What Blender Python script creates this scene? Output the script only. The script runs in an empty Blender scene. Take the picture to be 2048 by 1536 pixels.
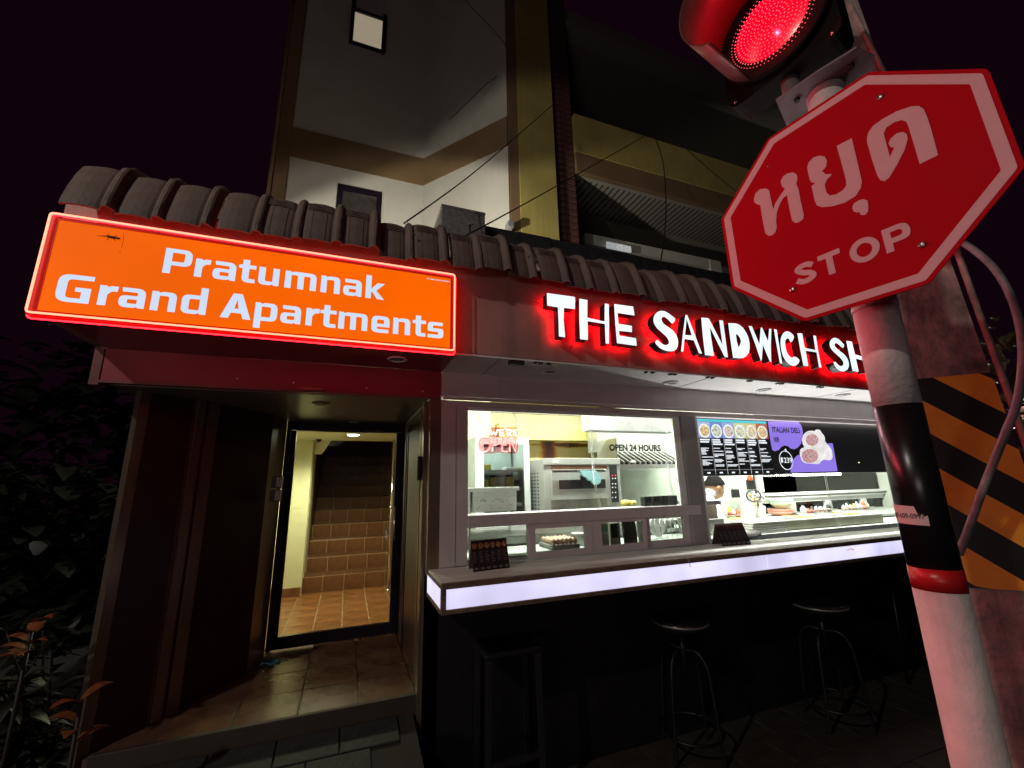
import bpy, bmesh, math, random
from mathutils import Vector, Matrix
from mathutils.geometry import tessellate_polygon
random.seed(7)
S = bpy.context.scene
COL = S.collection
# ------------------------------------------------------------------ camera
FPX = 850.0
def cam_rows(y, p, r):
    cy, sy, cp, sp = math.cos(y), math.sin(y), math.cos(p), math.sin(p)
    f = Vector((sy*cp, cy*cp, sp)); rt = Vector((cy, -sy, 0)); up = rt.cross(f)
    cr, sr = math.cos(r), math.sin(r)
    return rt*cr + up*sr, -rt*sr + up*cr, f
RT, UP, FW = cam_rows(math.radians(21.0), math.radians(13.15), math.radians(-1.25))
CAM = Vector((0, 0, 1.6))
cd = bpy.data.cameras.new('camera'); co = bpy.data.objects.new('camera', cd); COL.objects.link(co)
cd.sensor_width = 36; cd.lens = FPX/2048*36; cd.clip_end = 500; cd.clip_start = 0.02
mw = Matrix((( RT.x, UP.x, -FW.x, CAM.x), (RT.y, UP.y, -FW.y, CAM.y), (RT.z, UP.z, -FW.z, CAM.z), (0, 0, 0, 1)))
co.matrix_world = mw
S.camera = co
# ------------------------------------------------------------------ world (night sky) and outdoor lamps
w = bpy.data.worlds.new('World'); S.world = w; w.use_nodes = True
nt = w.node_tree; bg = nt.nodes['Background']
bg.inputs[0].default_value = (0.0115, 0.0024, 0.0080, 1); bg.inputs[1].default_value = 0.40
S.view_settings.view_transform = 'Standard'; S.view_settings.look = 'None'
S.view_settings.exposure = 0; S.view_settings.gamma = 1; S.view_settings.use_curve_mapping = False
S.cycles.use_denoising = True
S.cycles.max_bounces = 8; S.cycles.transparent_max_bounces = 16
S.cycles.caustics_reflective = False; S.cycles.caustics_refractive = False
S.cycles.sample_clamp_indirect = 4
def lamp(name, typ, loc, energy, col, **k):
    l = bpy.data.lights.new(name, typ); l.energy = energy; l.color = col
    tgt = k.pop('to', None)
    for a, b in k.items(): setattr(l, a, b)
    o = bpy.data.objects.new(name, l); COL.objects.link(o); o.location = loc
    if tgt: o.rotation_euler = (Vector(tgt)-Vector(loc)).to_track_quat('-Z', 'Y').to_euler()
    return o
# hooded street lamp on the near side to the left: its hood cuts the beam off on the upper storeys
SLP = Vector((-4.6, -1.0, 5.5)); _az, _el = math.radians(60), math.radians(-45)
lamp('hooded_street_lamp', 'SPOT', SLP, 400, (1, .93, .80), spot_size=math.radians(130), spot_blend=.10, shadow_soft_size=.10, to=SLP+Vector((math.sin(_az)*math.cos(_el), math.cos(_az)*math.cos(_el), math.sin(_el))))
# added flood lamp, no fixture seen, brightens the block behind from below
RFP = Vector((.2, 4.4, 4.2)); _az, _el = math.radians(27), math.radians(-27)
lamp('added_roof_flood', 'SPOT', RFP, 340, (1, .94, .80), spot_size=math.radians(163), spot_blend=.09, shadow_soft_size=.05, to=RFP+Vector((math.sin(_az)*math.cos(_el), math.cos(_az)*math.cos(_el), math.sin(_el))))
# added weak fill lamp, no real source, lifts the shop front
lamp('added_front_fill', 'AREA', (-5.5, -5.0, 1.0), 60, (1, .84, .82), shape='RECTANGLE', size=3.0, size_y=1.0, to=(.6, 2.2, 2.6))
# ------------------------------------------------------------------ pixel helpers: ray through a pixel met with a plane
def ray(px, py): return RT*(px-1024) - UP*(py-768) + FW*FPX
def aty(px, py, Y):
    d = ray(px, py); return CAM + d*(Y/d.y)
def atz(px, py, z):
    d = ray(px, py); return CAM + d*((z-CAM.z)/d.z)
def F(x0, y0, x1, y1, Y):
    a = aty(x0, y0, Y); b = aty(x1, y1, Y); return a.x, b.x, b.z, a.z
# ------------------------------------------------------------------ materials
MT = {}
def mat(name, col, rough=.6, metal=0, var=.12, scale=12, bump=0, bscale=60, emit=None, es=1, spec=.5, stretch=None, streak=None, evar=0, escale=2, coat=0):
    if name in MT: return MT[name]
    m = bpy.data.materials.new(name); m.use_nodes = True; n = m.node_tree; p = n.nodes['Principled BSDF']; L = n.links
    p.inputs['Roughness'].default_value = rough; p.inputs['Metallic'].default_value = metal
    p.inputs['Specular IOR Level'].default_value = spec
    if coat: p.inputs['Coat Weight'].default_value = coat
    tc = n.nodes.new('ShaderNodeTexCoord'); mp = n.nodes.new('ShaderNodeMapping'); L.new(tc.outputs['Object'], mp.inputs[0])
    if stretch: mp.inputs['Scale'].default_value = stretch
    nz = n.nodes.new('ShaderNodeTexNoise'); nz.inputs['Scale'].default_value = scale; nz.inputs['Detail'].default_value = 6; nz.inputs['Roughness'].default_value = .62
    L.new(mp.outputs[0], nz.inputs['Vector'])
    if var:
        cr = n.nodes.new('ShaderNodeValToRGB'); L.new(nz.outputs[0], cr.inputs[0])
        cr.color_ramp.elements[0].position = .3; cr.color_ramp.elements[1].position = .72
        cr.color_ramp.elements[0].color = (*[c*(1-var*1.6) for c in col], 1); cr.color_ramp.elements[1].color = (*[min(1, c*(1+var)) for c in col], 1)
        out = cr.outputs[0]
        if streak:   # rain streaks and grime: (amount, colour)
            m2 = n.nodes.new('ShaderNodeMapping'); m2.inputs['Scale'].default_value = (14, 14, .9); L.new(tc.outputs['Object'], m2.inputs[0])
            n2 = n.nodes.new('ShaderNodeTexNoise'); n2.inputs['Scale'].default_value = 1.1; n2.inputs['Detail'].default_value = 5; L.new(m2.outputs[0], n2.inputs['Vector'])
            r2 = n.nodes.new('ShaderNodeValToRGB'); r2.color_ramp.elements[0].position = .5; r2.color_ramp.elements[1].position = .78
            r2.color_ramp.elements[0].color = (0, 0, 0, 1); r2.color_ramp.elements[1].color = (streak[0],)*3+(1,); L.new(n2.outputs[0], r2.inputs[0])
            mx = n.nodes.new('ShaderNodeMixRGB'); L.new(r2.outputs[0], mx.inputs[0]); L.new(out, mx.inputs[1]); mx.inputs[2].default_value = (*streak[1], 1); out = mx.outputs[0]
        L.new(out, p.inputs['Base Color'])
        mr = n.nodes.new('ShaderNodeMapRange'); mr.inputs[3].default_value = max(.03, rough*.78); mr.inputs[4].default_value = min(1, rough*1.2)
        L.new(nz.outputs[0], mr.inputs[0]); L.new(mr.outputs[0], p.inputs['Roughness'])
    else: p.inputs['Base Color'].default_value = (*col, 1)
    if bump:
        nb = n.nodes.new('ShaderNodeTexNoise'); nb.inputs['Scale'].default_value = bscale; nb.inputs['Detail'].default_value = 4; L.new(mp.outputs[0], nb.inputs['Vector'])
        b = n.nodes.new('ShaderNodeBump'); b.inputs['Strength'].default_value = bump; b.inputs['Distance'].default_value = .01; L.new(nb.outputs[0], b.inputs['Height']); L.new(b.outputs[0], p.inputs['Normal'])
    if emit:
        p.inputs['Emission Color'].default_value = (*emit, 1); p.inputs['Emission Strength'].default_value = es
        if evar:
            ne = n.nodes.new('ShaderNodeTexNoise'); ne.inputs['Scale'].default_value = escale; ne.inputs['Detail'].default_value = 2; L.new(tc.outputs['Object'], ne.inputs['Vector'])
            me = n.nodes.new('ShaderNodeMapRange'); me.inputs[1].default_value = .3; me.inputs[2].default_value = .7; me.inputs[3].default_value = es*(1-evar); me.inputs[4].default_value = es*(1+evar)
            L.new(ne.outputs[0], me.inputs[0]); L.new(me.outputs[0], p.inputs['Emission Strength'])
    MT[name] = m; return m
def glass(name, tint=(.93, .97, .95), refl=.08, rough=.02):
    m = bpy.data.materials.new(name); m.use_nodes = True; n = m.node_tree; L = n.links; n.nodes.clear()
    o = n.nodes.new('ShaderNodeOutputMaterial'); t = n.nodes.new('ShaderNodeBsdfTransparent'); g = n.nodes.new('ShaderNodeBsdfGlossy'); mx = n.nodes.new('ShaderNodeMixShader')
    fr = n.nodes.new('ShaderNodeFresnel'); fr.inputs[0].default_value = 1.45
    t.inputs[0].default_value = (*tint, 1); g.inputs['Roughness'].default_value = rough
    ad = n.nodes.new('ShaderNodeMath'); ad.operation = 'MULTIPLY_ADD'; ad.inputs[1].default_value = 1.0; ad.inputs[2].default_value = refl-.04; ad.use_clamp = True
    L.new(fr.outputs[0], ad.inputs[0]); L.new(ad.outputs[0], mx.inputs[0]); L.new(t.outputs[0], mx.inputs[1]); L.new(g.outputs[0], mx.inputs[2]); L.new(mx.outputs[0], o.inputs[0])
    MT[name] = m; return m
# ------------------------------------------------------------------ mesh builder
def rp(pts, seg=5):
    """polygon with rounded corners: (x, y[, r])"""
    out = []; n = len(pts)
    for i, p in enumerate(pts):
        r = p[2] if len(p) > 2 else 0
        a = Vector(p[:2])
        if r <= 0: out.append(a); continue
        b = Vector(pts[i-1][:2]) - a; c = Vector(pts[(i+1) % n][:2]) - a
        r2 = min(r, b.length*.5, c.length*.5); s = a + b.normalized()*r2; e = a + c.normalized()*r2
        for k in range(seg+1):
            t = k/seg; out.append(s*(1-t)**2 + a*2*t*(1-t) + e*t*t)
    return [tuple(v) for v in out]
def crom(pts, n=6, closed=False):
    P = [Vector(p) for p in pts]; out = []; m = len(P)
    for i in range(m if closed else m-1):
        p0 = P[(i-1) % m] if closed or i > 0 else P[0]; p1 = P[i]; p2 = P[(i+1) % m]; p3 = P[(i+2) % m] if closed or i+2 < m else P[-1]
        for k in range(n):
            t = k/n; out.append(.5*((2*p1)+(p2-p0)*t+(2*p0-5*p1+4*p2-p3)*t*t+(3*p1-p0-3*p2+p3)*t**3))
    if not closed: out.append(P[-1])
    return out
class MB:
    def __init__(s): s.v = []; s.f = []; s.sm = []; s.mi = []; s.cur = 0
    def face(s, idx, smooth=False): s.f.append(idx); s.sm.append(smooth); s.mi.append(s.cur)
    def vert(s, p): s.v.append(Vector(p)); return len(s.v)-1
    def box(s, x0, x1, y0, y1, z0, z1, bev=0, M=None):
        if x0 > x1: x0, x1 = x1, x0
        if y0 > y1: y0, y1 = y1, y0
        if z0 > z1: z0, z1 = z1, z0
        if bev:
            bm = bmesh.new(); bmesh.ops.create_cube(bm, size=1)
            for v in bm.verts: v.co = Vector(((x0+x1)/2+v.co.x*(x1-x0), (y0+y1)/2+v.co.y*(y1-y0), (z0+z1)/2+v.co.z*(z1-z0)))
            bv = min(bev, (x1-x0)*.45, (y1-y0)*.45, (z1-z0)*.45)
            bmesh.ops.bevel(bm, geom=bm.edges[:], offset=bv, segments=2, affect='EDGES', profile=.5)
            b = len(s.v); bm.verts.index_update()
            for v in bm.verts: s.v.append((M @ v.co) if M else v.co.copy())
            for f in bm.faces: s.face([b+v.index for v in f.verts])
            bm.free(); return s
        b = len(s.v)
        for z in (z0, z1):
            for x, y in ((x0, y0), (x1, y0), (x1, y1), (x0, y1)):
                p = Vector((x, y, z)); s.v.append((M @ p) if M else p)
        for q in ((3, 2, 1, 0), (4, 5, 6, 7), (0, 1, 5, 4), (1, 2, 6, 5), (2, 3, 7, 6), (3, 0, 4, 7)): s.face([b+i for i in q])
        return s
    def hexa(s, c8):
        b = len(s.v); s.v += [Vector(c) for c in c8]
        for q in ((3, 2, 1, 0), (4, 5, 6, 7), (0, 1, 5, 4), (1, 2, 6, 5), (2, 3, 7, 6), (3, 0, 4, 7)): s.face([b+i for i in q])
        return s
    def wall(s, a, b_, z0, z1, t):
        """upright slab between plan points a,b with thickness t to its left"""
        a = Vector(a); b_ = Vector(b_); n = Vector((-(b_-a).y, (b_-a).x)).normalized()*t
        q = [a, b_, b_+n, a+n]
        return s.hexa([(p.x, p.y, z0) for p in q]+[(p.x, p.y, z1) for p in q])
    def tube(s, path, r, n=8, cap=True, closed=False, smooth=True):
        P = [Vector(p) for p in path]; m = len(P); rings = []
        up0 = None
        for i, p in enumerate(P):
            t = ((P[(i+1) % m] if closed or i < m-1 else P[i]) - (P[i-1] if closed or i > 0 else P[i])).normalized()
            if up0 is None:
                up0 = Vector((0, 0, 1)) if abs(t.z) < .9 else Vector((1, 0, 0))
            a = (up0 - t*up0.dot(t)).normalized(); up0 = a; b = t.cross(a)
            rr = r[i] if isinstance(r, (list, tuple)) else r
            rings.append([s.vert(p + (a*math.cos(2*math.pi*k/n)+b*math.sin(2*math.pi*k/n))*rr) for k in range(n)])
        for i in range(m if closed else m-1):
            A = rings[i]; B = rings[(i+1) % m]
            for k in range(n): s.face([A[k], A[(k+1) % n], B[(k+1) % n], B[k]], smooth)
        if cap and not closed: s.face(rings[0][::-1]); s.face(rings[-1])
        return s
    def lathe(s, prof, c, n=24, axis=None):
        """prof: (radius, height) pairs about axis (default +Z) through c"""
        A = Vector(axis or (0, 0, 1)).normalized(); U = A.orthogonal().normalized(); V = A.cross(U); c = Vector(c); rings = []
        for r, h in prof: rings.append([s.vert(c + A*h + (U*math.cos(2*math.pi*k/n)+V*math.sin(2*math.pi*k/n))*r) for k in range(n)])
        for i in range(len(prof)-1):
            sharp = False
            for k in range(n): s.face([rings[i][k], rings[i][(k+1) % n], rings[i+1][(k+1) % n], rings[i+1][k]], True)
        if prof[0][0] > 1e-6: s.face(rings[0][::-1])
        if prof[-1][0] > 1e-6: s.face(rings[-1])
        return s
    def prism(s, outer, holes=(), O=(0, 0, 0), U=(1, 0, 0), V=(0, 0, 1), N=(0, -1, 0), d0=0, d1=.01, back=True, sides=True):
        O, U, V, N = Vector(O), Vector(U), Vector(V), Vector(N)
        loops = [[Vector((p[0], p[1], 0)) for p in outer]]+[[Vector((p[0], p[1], 0)) for p in h] for h in holes]
        tri = tessellate_polygon(loops); flat = [p for l in loops for p in l]
        f0 = len(s.v)
        for p in flat: s.v.append(O+U*p.x+V*p.y+N*d1)
        for t in tri:
            a, b, c = (flat[i] for i in t); ar = (b-a).cross(c-a).z
            s.face([f0+i for i in (t if ar > 0 else t[::-1])])
        if back or sides:
            b0 = len(s.v)
            for p in flat: s.v.append(O+U*p.x+V*p.y+N*d0)
        if back:
            for t in tri:
                a, b, c = (flat[i] for i in t); ar = (b-a).cross(c-a).z
                s.face([b0+i for i in (t[::-1] if ar > 0 else t)])
        if sides:
            k = 0; sv = s.cur; s.cur = getattr(s, 'side_mi', s.cur)
            for l in loops:
                n = len(l)
                for i in range(n): s.face([f0+k+i, b0+k+i, b0+k+(i+1) % n, f0+k+(i+1) % n])
                k += n
            s.cur = sv
        return s
    def mesh(s, name, mats, off=Vector((0, 0, 0))):
        me = bpy.data.meshes.new(name); me.from_pydata([tuple(v-off) for v in s.v], [], s.f)
        for m in (mats if isinstance(mats, (list, tuple)) else ([mats] if mats else [])): me.materials.append(m)
        for p, sm, mi in zip(me.polygons, s.sm, s.mi): p.use_smooth = sm; p.material_index = mi
        me.update(); return me
    def build(s, name, mats, parent=None, loc=None, **tags):
        off = Vector(loc) if loc is not None else (ROOT[parent.name] if parent else Vector((0, 0, 0)))
        o = bpy.data.objects.new(name, s.mesh(name, mats, off)); COL.objects.link(o)
        if parent: o.parent = parent
        else: o.location = off
        ROOT[o.name] = off
        for k, v in tags.items(): o[k] = v
        return o
ROOT = {}
def thing(name, label, cat, loc, group=None):
    o = bpy.data.objects.new(name, None); COL.objects.link(o); o.location = loc; o.empty_display_size = .1
    o['label'] = label; o['category'] = cat
    if group: o['group'] = group
    ROOT[o.name] = Vector(loc); return o
def copy_tree(o, parent=None):
    c = o.copy(); COL.objects.link(c)
    if parent: c.parent = parent
    for ch in list(o.children): copy_tree(ch, c)
    return c
_txt = {}
def text_geo(body, size, off=0.0):
    cu = bpy.data.curves.new('tmp_text', 'FONT'); cu.body = body; cu.size = size; cu.offset = off; cu.fill_mode = 'FRONT'; cu.resolution_u = 3
    o = bpy.data.objects.new('tmp_text', cu); COL.objects.link(o); bpy.context.view_layer.update()
    dg = bpy.context.evaluated_depsgraph_get(); me = bpy.data.meshes.new_from_object(o.evaluated_get(dg))
    vs = [v.co.copy() for v in me.vertices]; fs = [list(p.vertices) for p in me.polygons]
    bpy.data.objects.remove(o); bpy.data.curves.remove(cu); bpy.data.meshes.remove(me); return vs, fs
def add_text(mb, body, O, U, V, N, width, height, d=.001, off=.0, shear=0):
    vs, fs = text_geo(body, 1.0, off)
    if not vs: return mb
    x0 = min(v.x for v in vs); x1 = max(v.x for v in vs); y0 = min(v.y for v in vs); y1 = max(v.y for v in vs)
    O, U, V, N = Vector(O), Vector(U), Vector(V), Vector(N); b = len(mb.v)
    for v in vs: mb.v.append(O+U*((v.x-x0)/(x1-x0)*width)+V*((v.y-y0)/(y1-y0)*height)+N*d)
    for f in fs: mb.face([b+i for i in f])
    return mb
# ------------------------------------------------------------------ shared materials
m_ground = mat('road_asphalt', (.015, .015, .015), .85, var=.3, scale=30, bump=.6, bscale=150)
m_paver = mat('concrete_paver', (.035, .027, .022), .8, var=.3, scale=9, bump=.4)
m_joint = mat('paver_joint', (.03, .028, .025), .95)
m_fascia = mat('fascia_cladding', (.40, .22, .19), .42, var=.12, scale=3, streak=(.6, (.18, .11, .10)))
m_alu = mat('painted_aluminium', (.55, .49, .49), .45, var=.05, scale=6, streak=(.25, (.30, .26, .25)))
m_alud = mat('grey_aluminium', (.30, .28, .28), .4, var=.06)
m_soffit = mat('soffit_panel', (.80, .78, .76), .5, var=.05, scale=4, streak=(.2, (.4, .36, .3)))
m_black = mat('black_laminate', (.005, .0045, .005), .6, var=.2)
m_blackg = mat('gloss_black_frame', (.012, .008, .014), .3, var=.2)
m_wine = mat('wine_laminate', (.045, .012, .012), .45, var=.15, scale=5)
m_winered = mat('red_painted_header', (.27, .035, .05), .38, var=.10, scale=3, streak=(.3, (.15, .03, .04)))
m_bronze = mat('brushed_bronze_trim', (.30, .23, .17), .32, .75, var=.12, scale=20, stretch=(6, 6, .3))
m_steel = mat('brushed_steel', (.62, .63, .59), .33, .5, var=.08, scale=30, stretch=(.4, 6, 8))
m_steeld = mat('dull_steel', (.36, .36, .33), .38, .6, var=.14, scale=14)
m_galv = mat('galvanised_sheet', (.42, .43, .44), .45, .6, var=.25, scale=26)
m_chrome = mat('chrome', (.75, .75, .72), .15, 1, var=0)
m_white = mat('white_plastic', (.75, .76, .74), .45, var=.04)
m_whitew = mat('kitchen_white_wall', (.58, .64, .54), .5, var=.05, scale=3)
m_black2 = mat('black_plastic', (.02, .02, .022), .4, var=.1)
m_dark = mat('dark_iron', (.022, .019, .02), .4, .5, var=.25, scale=40)
m_glass = glass('clear_window_glass')
m_glassd = glass('door_glass', (.90, .93, .88), .09)
m_screw = mat('screw_metal', (.5, .42, .4), .35, 1, var=0)

# ================================================================== GROUND
MB().box(-40, 40, -30, 40, -.3, -.004).build('road', m_ground, kind='structure')
pv = MB().box(.55, 7.5, .9, 2.6, -.08, -.002).build('pavement', m_joint, kind='structure', loc=(2, 2, 0))
k = 0
pm = None
ny = 7; y = .92
proto = {}
for j in range(7):
    x = .57 + (0.15 if j % 2 else 0)
    while x < 6.8:
        wv = .29
        mbx = MB().box(-wv/2+.004, wv/2-.004, -.117, .117, -.03, .004, bev=.004)
        if 'p' not in proto: proto['p'] = mbx.mesh('paver', m_paver)
        o = bpy.data.objects.new('paver', proto['p']); COL.objects.link(o); o.parent = pv
        o.location = (x+wv/2-2, y+.12-2, random.uniform(-.002, .003)); o.rotation_euler = (random.uniform(-.006, .006), random.uniform(-.006, .006), random.uniform(-.01, .01))
        x += .30
    y += .24
# sloping block paving in front of the entrance, raised step, tiled entry floor
ramp = MB().hexa([(-3.2, .4, -.05), (.42, .4, -.05), (.42, 2.74, -.05), (-3.2, 2.74, -.05), (-3.2, .4, .0), (.42, .4, .0), (.42, 2.74, .37), (-3.2, 2.74, .37)]).build('entrance_ramp', m_joint, kind='structure', loc=(-.5, 1.6, 0))
sl = math.atan2(.37, 2.34)
bmh = MB().box(-.142, .142, -.092, .092, -.02, .012, bev=.005).mesh('paver', mat('grey_block', (.028, .030, .030), .75, var=.25, scale=14, bump=.4))
for j in range(11):
    for i in range(12):
        X_ = -3.0+i*.29+(.145 if j % 2 else 0)
        if X_ > .25: continue
        yy = 2.64-.19*j
        o = bpy.data.objects.new('paver', bmh); COL.objects.link(o); o.parent = ramp
        zz = .37*(yy-.4)/2.34
        o.location = (X_+.5, yy-1.6, zz); o.rotation_euler = (sl, 0, random.uniform(-.01, .01))
FZ = .46
ef = MB()
ef.prism([(-1.02, 2.75), (.44, 2.75), (.44, 3.9), (-.5, 3.9), (-.52, 3.5), (-.8, 3.12)], O=(0, 0, 0), U=(1, 0, 0), V=(0, 1, 0), N=(0, 0, 1), d0=.0, d1=FZ-.012)
entry = ef.build('entry_floor', mat('entry_grout', (.10, .05, .03), .6), kind='structure', loc=(0, 3.2, FZ))
m_etile = mat('entry_floor_tile', (.15, .075, .04), .28, var=.3, scale=5)
em = MB().box(-.1455, .1455, -.1455, .1455, -.012, 0, bev=.002).mesh('floor_tile', m_etile)
for i in range(-3, 2):
    for j in range(4):
        X_ = .285+i*.3; yy = 2.91+j*.3
        if X_-.14 < -1.0+(yy-2.9)*.8: continue
        o = bpy.data.objects.new('floor_tile', em); COL.objects.link(o); o.parent = entry; o.location = (X_, yy-3.2, random.uniform(-.0006, .0006))
MB().box(-1.0, .44, 2.735, 2.765, .36, FZ+.002, bev=.004).build('step_nosing', mat('step_nosing', (.045, .03, .022), .7), entry)

# ================================================================== SANDWICH SHOP
shop = thing('sandwich_shop', 'single storey shop front with dark red fascia and wide lit kitchen windows', 'shop', (2.5, 2.6, 0))
XR = 6.0
MB().box(.455, XR, 2.6, 2.7, 0, 1.10).build('base_wall', m_black, shop)
MB().box(.455, XR, 2.2, 2.62, 2.31, 2.87).box(-1.22, .4549, 2.2, 2.62, 2.31, 2.87).build('fascia', m_fascia, shop)
# soffit and headers: white over the shop, red over the entry
sf = MB().box(.52, XR, 2.203, 2.6, 2.298, 2.3085)
sf.build('soffit', m_soffit, shop)
for sx in (.78, 2.35, 3.9): MB().box(sx, sx+.006, 2.21, 2.598, 2.2955, 2.2978).build('panel_joint', m_alud, shop)
MB().box(.52, XR, 2.595, 2.66, 2.145, 2.297).build('header', m_alu, shop)
MB().box(.53, XR, 2.575, 2.594, 2.12, 2.14, bev=.004).build('moulding', m_alu, shop)
MB().box(.52, XR, 2.6, 2.66, 2.085, 2.1195).build('window_head', m_alu, shop)
MB().box(-1.16, .517, 2.203, 2.6, 2.298, 2.3085).box(-1.16, .517, 2.595, 2.66, 2.128, 2.297).build('red_header', m_winered, shop)
MB().box(-1.20, -1.163, 2.59, 2.67, 2.11, 2.30).box(-1.163, .517, 2.588, 2.594, 2.122, 2.134).build('edge_trim', mat('maroon_trim', (.16, .05, .05), .4), shop)
for px, py in ((475, 757), (587, 765), (733, 776), (845, 783)):
    p = aty(px, py, 2.592); MB().lathe([(0.006, 0), (.005, .003), (0, .004)], p, 8, (0, -1, 0)).build('screw', m_white, shop)
a = aty(602, 778, 2.59); b = aty(645, 782, 2.59)
MB().box(a.x, b.x, 2.57, 2.594, a.z-.006, a.z+.006).build('door_catch', m_bronze, shop)
# downlights
def downlight(px, py, z, dark=False, par=shop):
    p = atz(px, py, z); d = MB()
    d.lathe([(.052, -.002), (.056, -.007), (.050, -.010), (.040, -.008), (.036, .004)], p, 28)
    o = d.build('downlight', m_white if not dark else m_bronze, par)
    MB().lathe([(0, .0005), (.030, .0005), (.0365, -.003), (.022, -.0045), (.0, -.005)], (p.x, p.y, z-.0015), 24).build('lens', mat('frosted_unlit_lens', (.30, .29, .28), .25, var=.3, scale=60) if not dark else m_black2, o)
for q in ((1100, 742), (1342, 765), (1527, 780), (1685, 790), (795, 717)): downlight(*q, 2.2955)
p = atz(1033, 722, 2.297); MB().box(p.x-.045, p.x+.045, p.y-.012, p.y+.02, 2.272, 2.2975).build('vent_slot', m_black2, shop)
for px in (1075, 1100, 1300, 1345, 1420, 1500, 1560, 1640):
    p = aty(px, 720+(px-1075)*.083, 2.206); b_ = MB()
    for q in range(6): x_ = p.x+random.uniform(-.03, .03); b_.box(x_, x_+random.uniform(.004, .014), 2.205, 2.215+random.random()*.02, 2.290, 2.2978)
    b_.build('peeling_sealant', m_dark, shop)
# posts and window frames
PW = 2.6
def fr(name, x0, y0, x1, y1, Y0, Y1, m=m_alu, par=shop, bev=.003):
    X0, X1, Z0, Z1 = F(x0, y0, x1, y1, Y0)
    return MB().box(X0, X1, Y0, Y1, Z0, Z1, bev=bev).build(name, m, par)
MB().box(.523, .690, 2.6, 2.66, 1.135, 2.0845).build('corner_post', m_alu, shop)
MB().box(.6155, .6185, 2.597, 2.601, 1.14, 2.08).build('panel_joint', m_alud, shop)
MB().box(.455, .5225, 2.6, 2.67, .02, 2.127).build('corner_trim', m_bronze, shop)
W1L, W1R, ZS, ZT = .6925, 2.385, 1.413, 2.084
MB().box(W1L, W1R+.10, 2.59, 2.66, 1.345, ZS, bev=.004).build('window_sill', m_alu, shop)
MB().box(W1R+.004, W1R+.145, 2.592, 2.67, 1.135, 2.083, bev=.004).build('middle_post', m_alud, shop)
win1 = MB().box(W1L, W1L+.004, 2.61, 2.65, ZS, ZT).box(W1R-.045, W1R, 2.61, 2.65, ZS+.002, ZT-.022).box(W1L, W1R, 2.61, 2.65, ZT-.02, ZT).build('upper_window', m_white, shop)
MB().box(W1L+.005, W1R-.046, 2.628, 2.633, ZS+.001, ZT-.021).build('pane', m_glass, win1)
t = MB()
a = aty(1218, 886, 2.624); b = aty(1322, 903, 2.624); hh = aty(1218, 886, 2.624).z-aty(1218, 903, 2.624).z
add_text(t, 'OPEN 24 HOURS', (a.x, 2.6255, a.z-hh+.004), (1, 0, 0), (0, 0, 1), (0, -1, 0), b.x-a.x, hh*.8, .0005, .04)
t.build('vinyl_lettering', m_black2, win1)
# four sliding sashes under the sill
sash = [(940, 1050, 1055, 1120, 938, 1060, 2.625), (1069, 1054, 1170, 1101, 1058, 1184, 2.605), (1200, 1043, 1287, 1089, 1185, 1294, 2.605), (1296, 1035, 1368, 1080, 1288, 1380, 2.625)]
for gx0, gy0, gx1, gy1, fx0, fx1, Y_ in sash:
    gX0, gX1, _, _ = F(gx0, gy0, gx1, gy1, Y_); cx = (gx0+gx1)/2; zt = aty(cx, (gy0), Y_).z-.002; zb = aty(cx, gy1-1, Y_).z
    fX0 = aty(fx0, 1090, Y_).x; fX1 = aty(fx1, 1080, Y_).x
    s_ = MB().box(fX0, gX0, Y_-.012, Y_+.008, 1.14, 1.343).box(gX1, fX1, Y_-.012, Y_+.008, 1.14, 1.343).box(gX0, gX1, Y_-.012, Y_+.008, 1.14, zb).box(gX0, gX1, Y_-.012, Y_+.008, zt, 1.343).build('sliding_sash', m_alu, shop)
    MB().box(gX0, gX1, Y_-.001, Y_+.002, zb, zt).build('pane', m_glass, s_)
# kitchen shell
KX0, KX1, KY = .56, 6.95, 4.3
m_cream = mat('yellowed_kitchen_paint', (.72, .64, .22), .55, var=.12, scale=2.5, streak=(.5, (.62, .5, .12)))
m_creamp = mat('pale_yellow_paint', (.70, .68, .42), .55, var=.1, scale=2.5)
MB().box(KX0, 2.75, KY, KY+.1, 0, 2.86).build('kitchen_back_wall', m_creamp, shop)
MB().box(KX0-.05, KX0, 2.7, KY+.1, 0, 2.86).build('kitchen_side_wall', m_whitew, shop)
MB().box(KX0, KX1, 2.7, KY+.1, 2.86, 2.95).build('kitchen_ceiling', m_whitew, shop)
MB().box(KX0, KX1, 2.7, KY, -.0, .03).build('kitchen_floor', mat('kitchen_floor', (.3, .3, .28), .5), shop)
MB().box(KX1, KX1+.05, 2.7, KY+.1, 0, 2.86).build('kitchen_side_wall', m_whitew, shop)
# soffit box and beam behind the oven
X0, X1, Z0, Z1 = F(1045, 872, 1182, 845, 4.0); 
MB().box(1.35, 2.72, 3.88, 4.02, aty(1100, 880, 3.88).z, aty(1100, 849, 3.88).z).build('bulkhead', m_cream, shop)
MB().box(1.35, 2.72, 3.95, 4.28, 2.45, 2.84).build('bulkhead', m_cream, shop)
MB().box(KX0+.01, 1.30, 4.0, 4.1, 1.2, 2.85).build('cupboard_side', m_creamp, shop)
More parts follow.
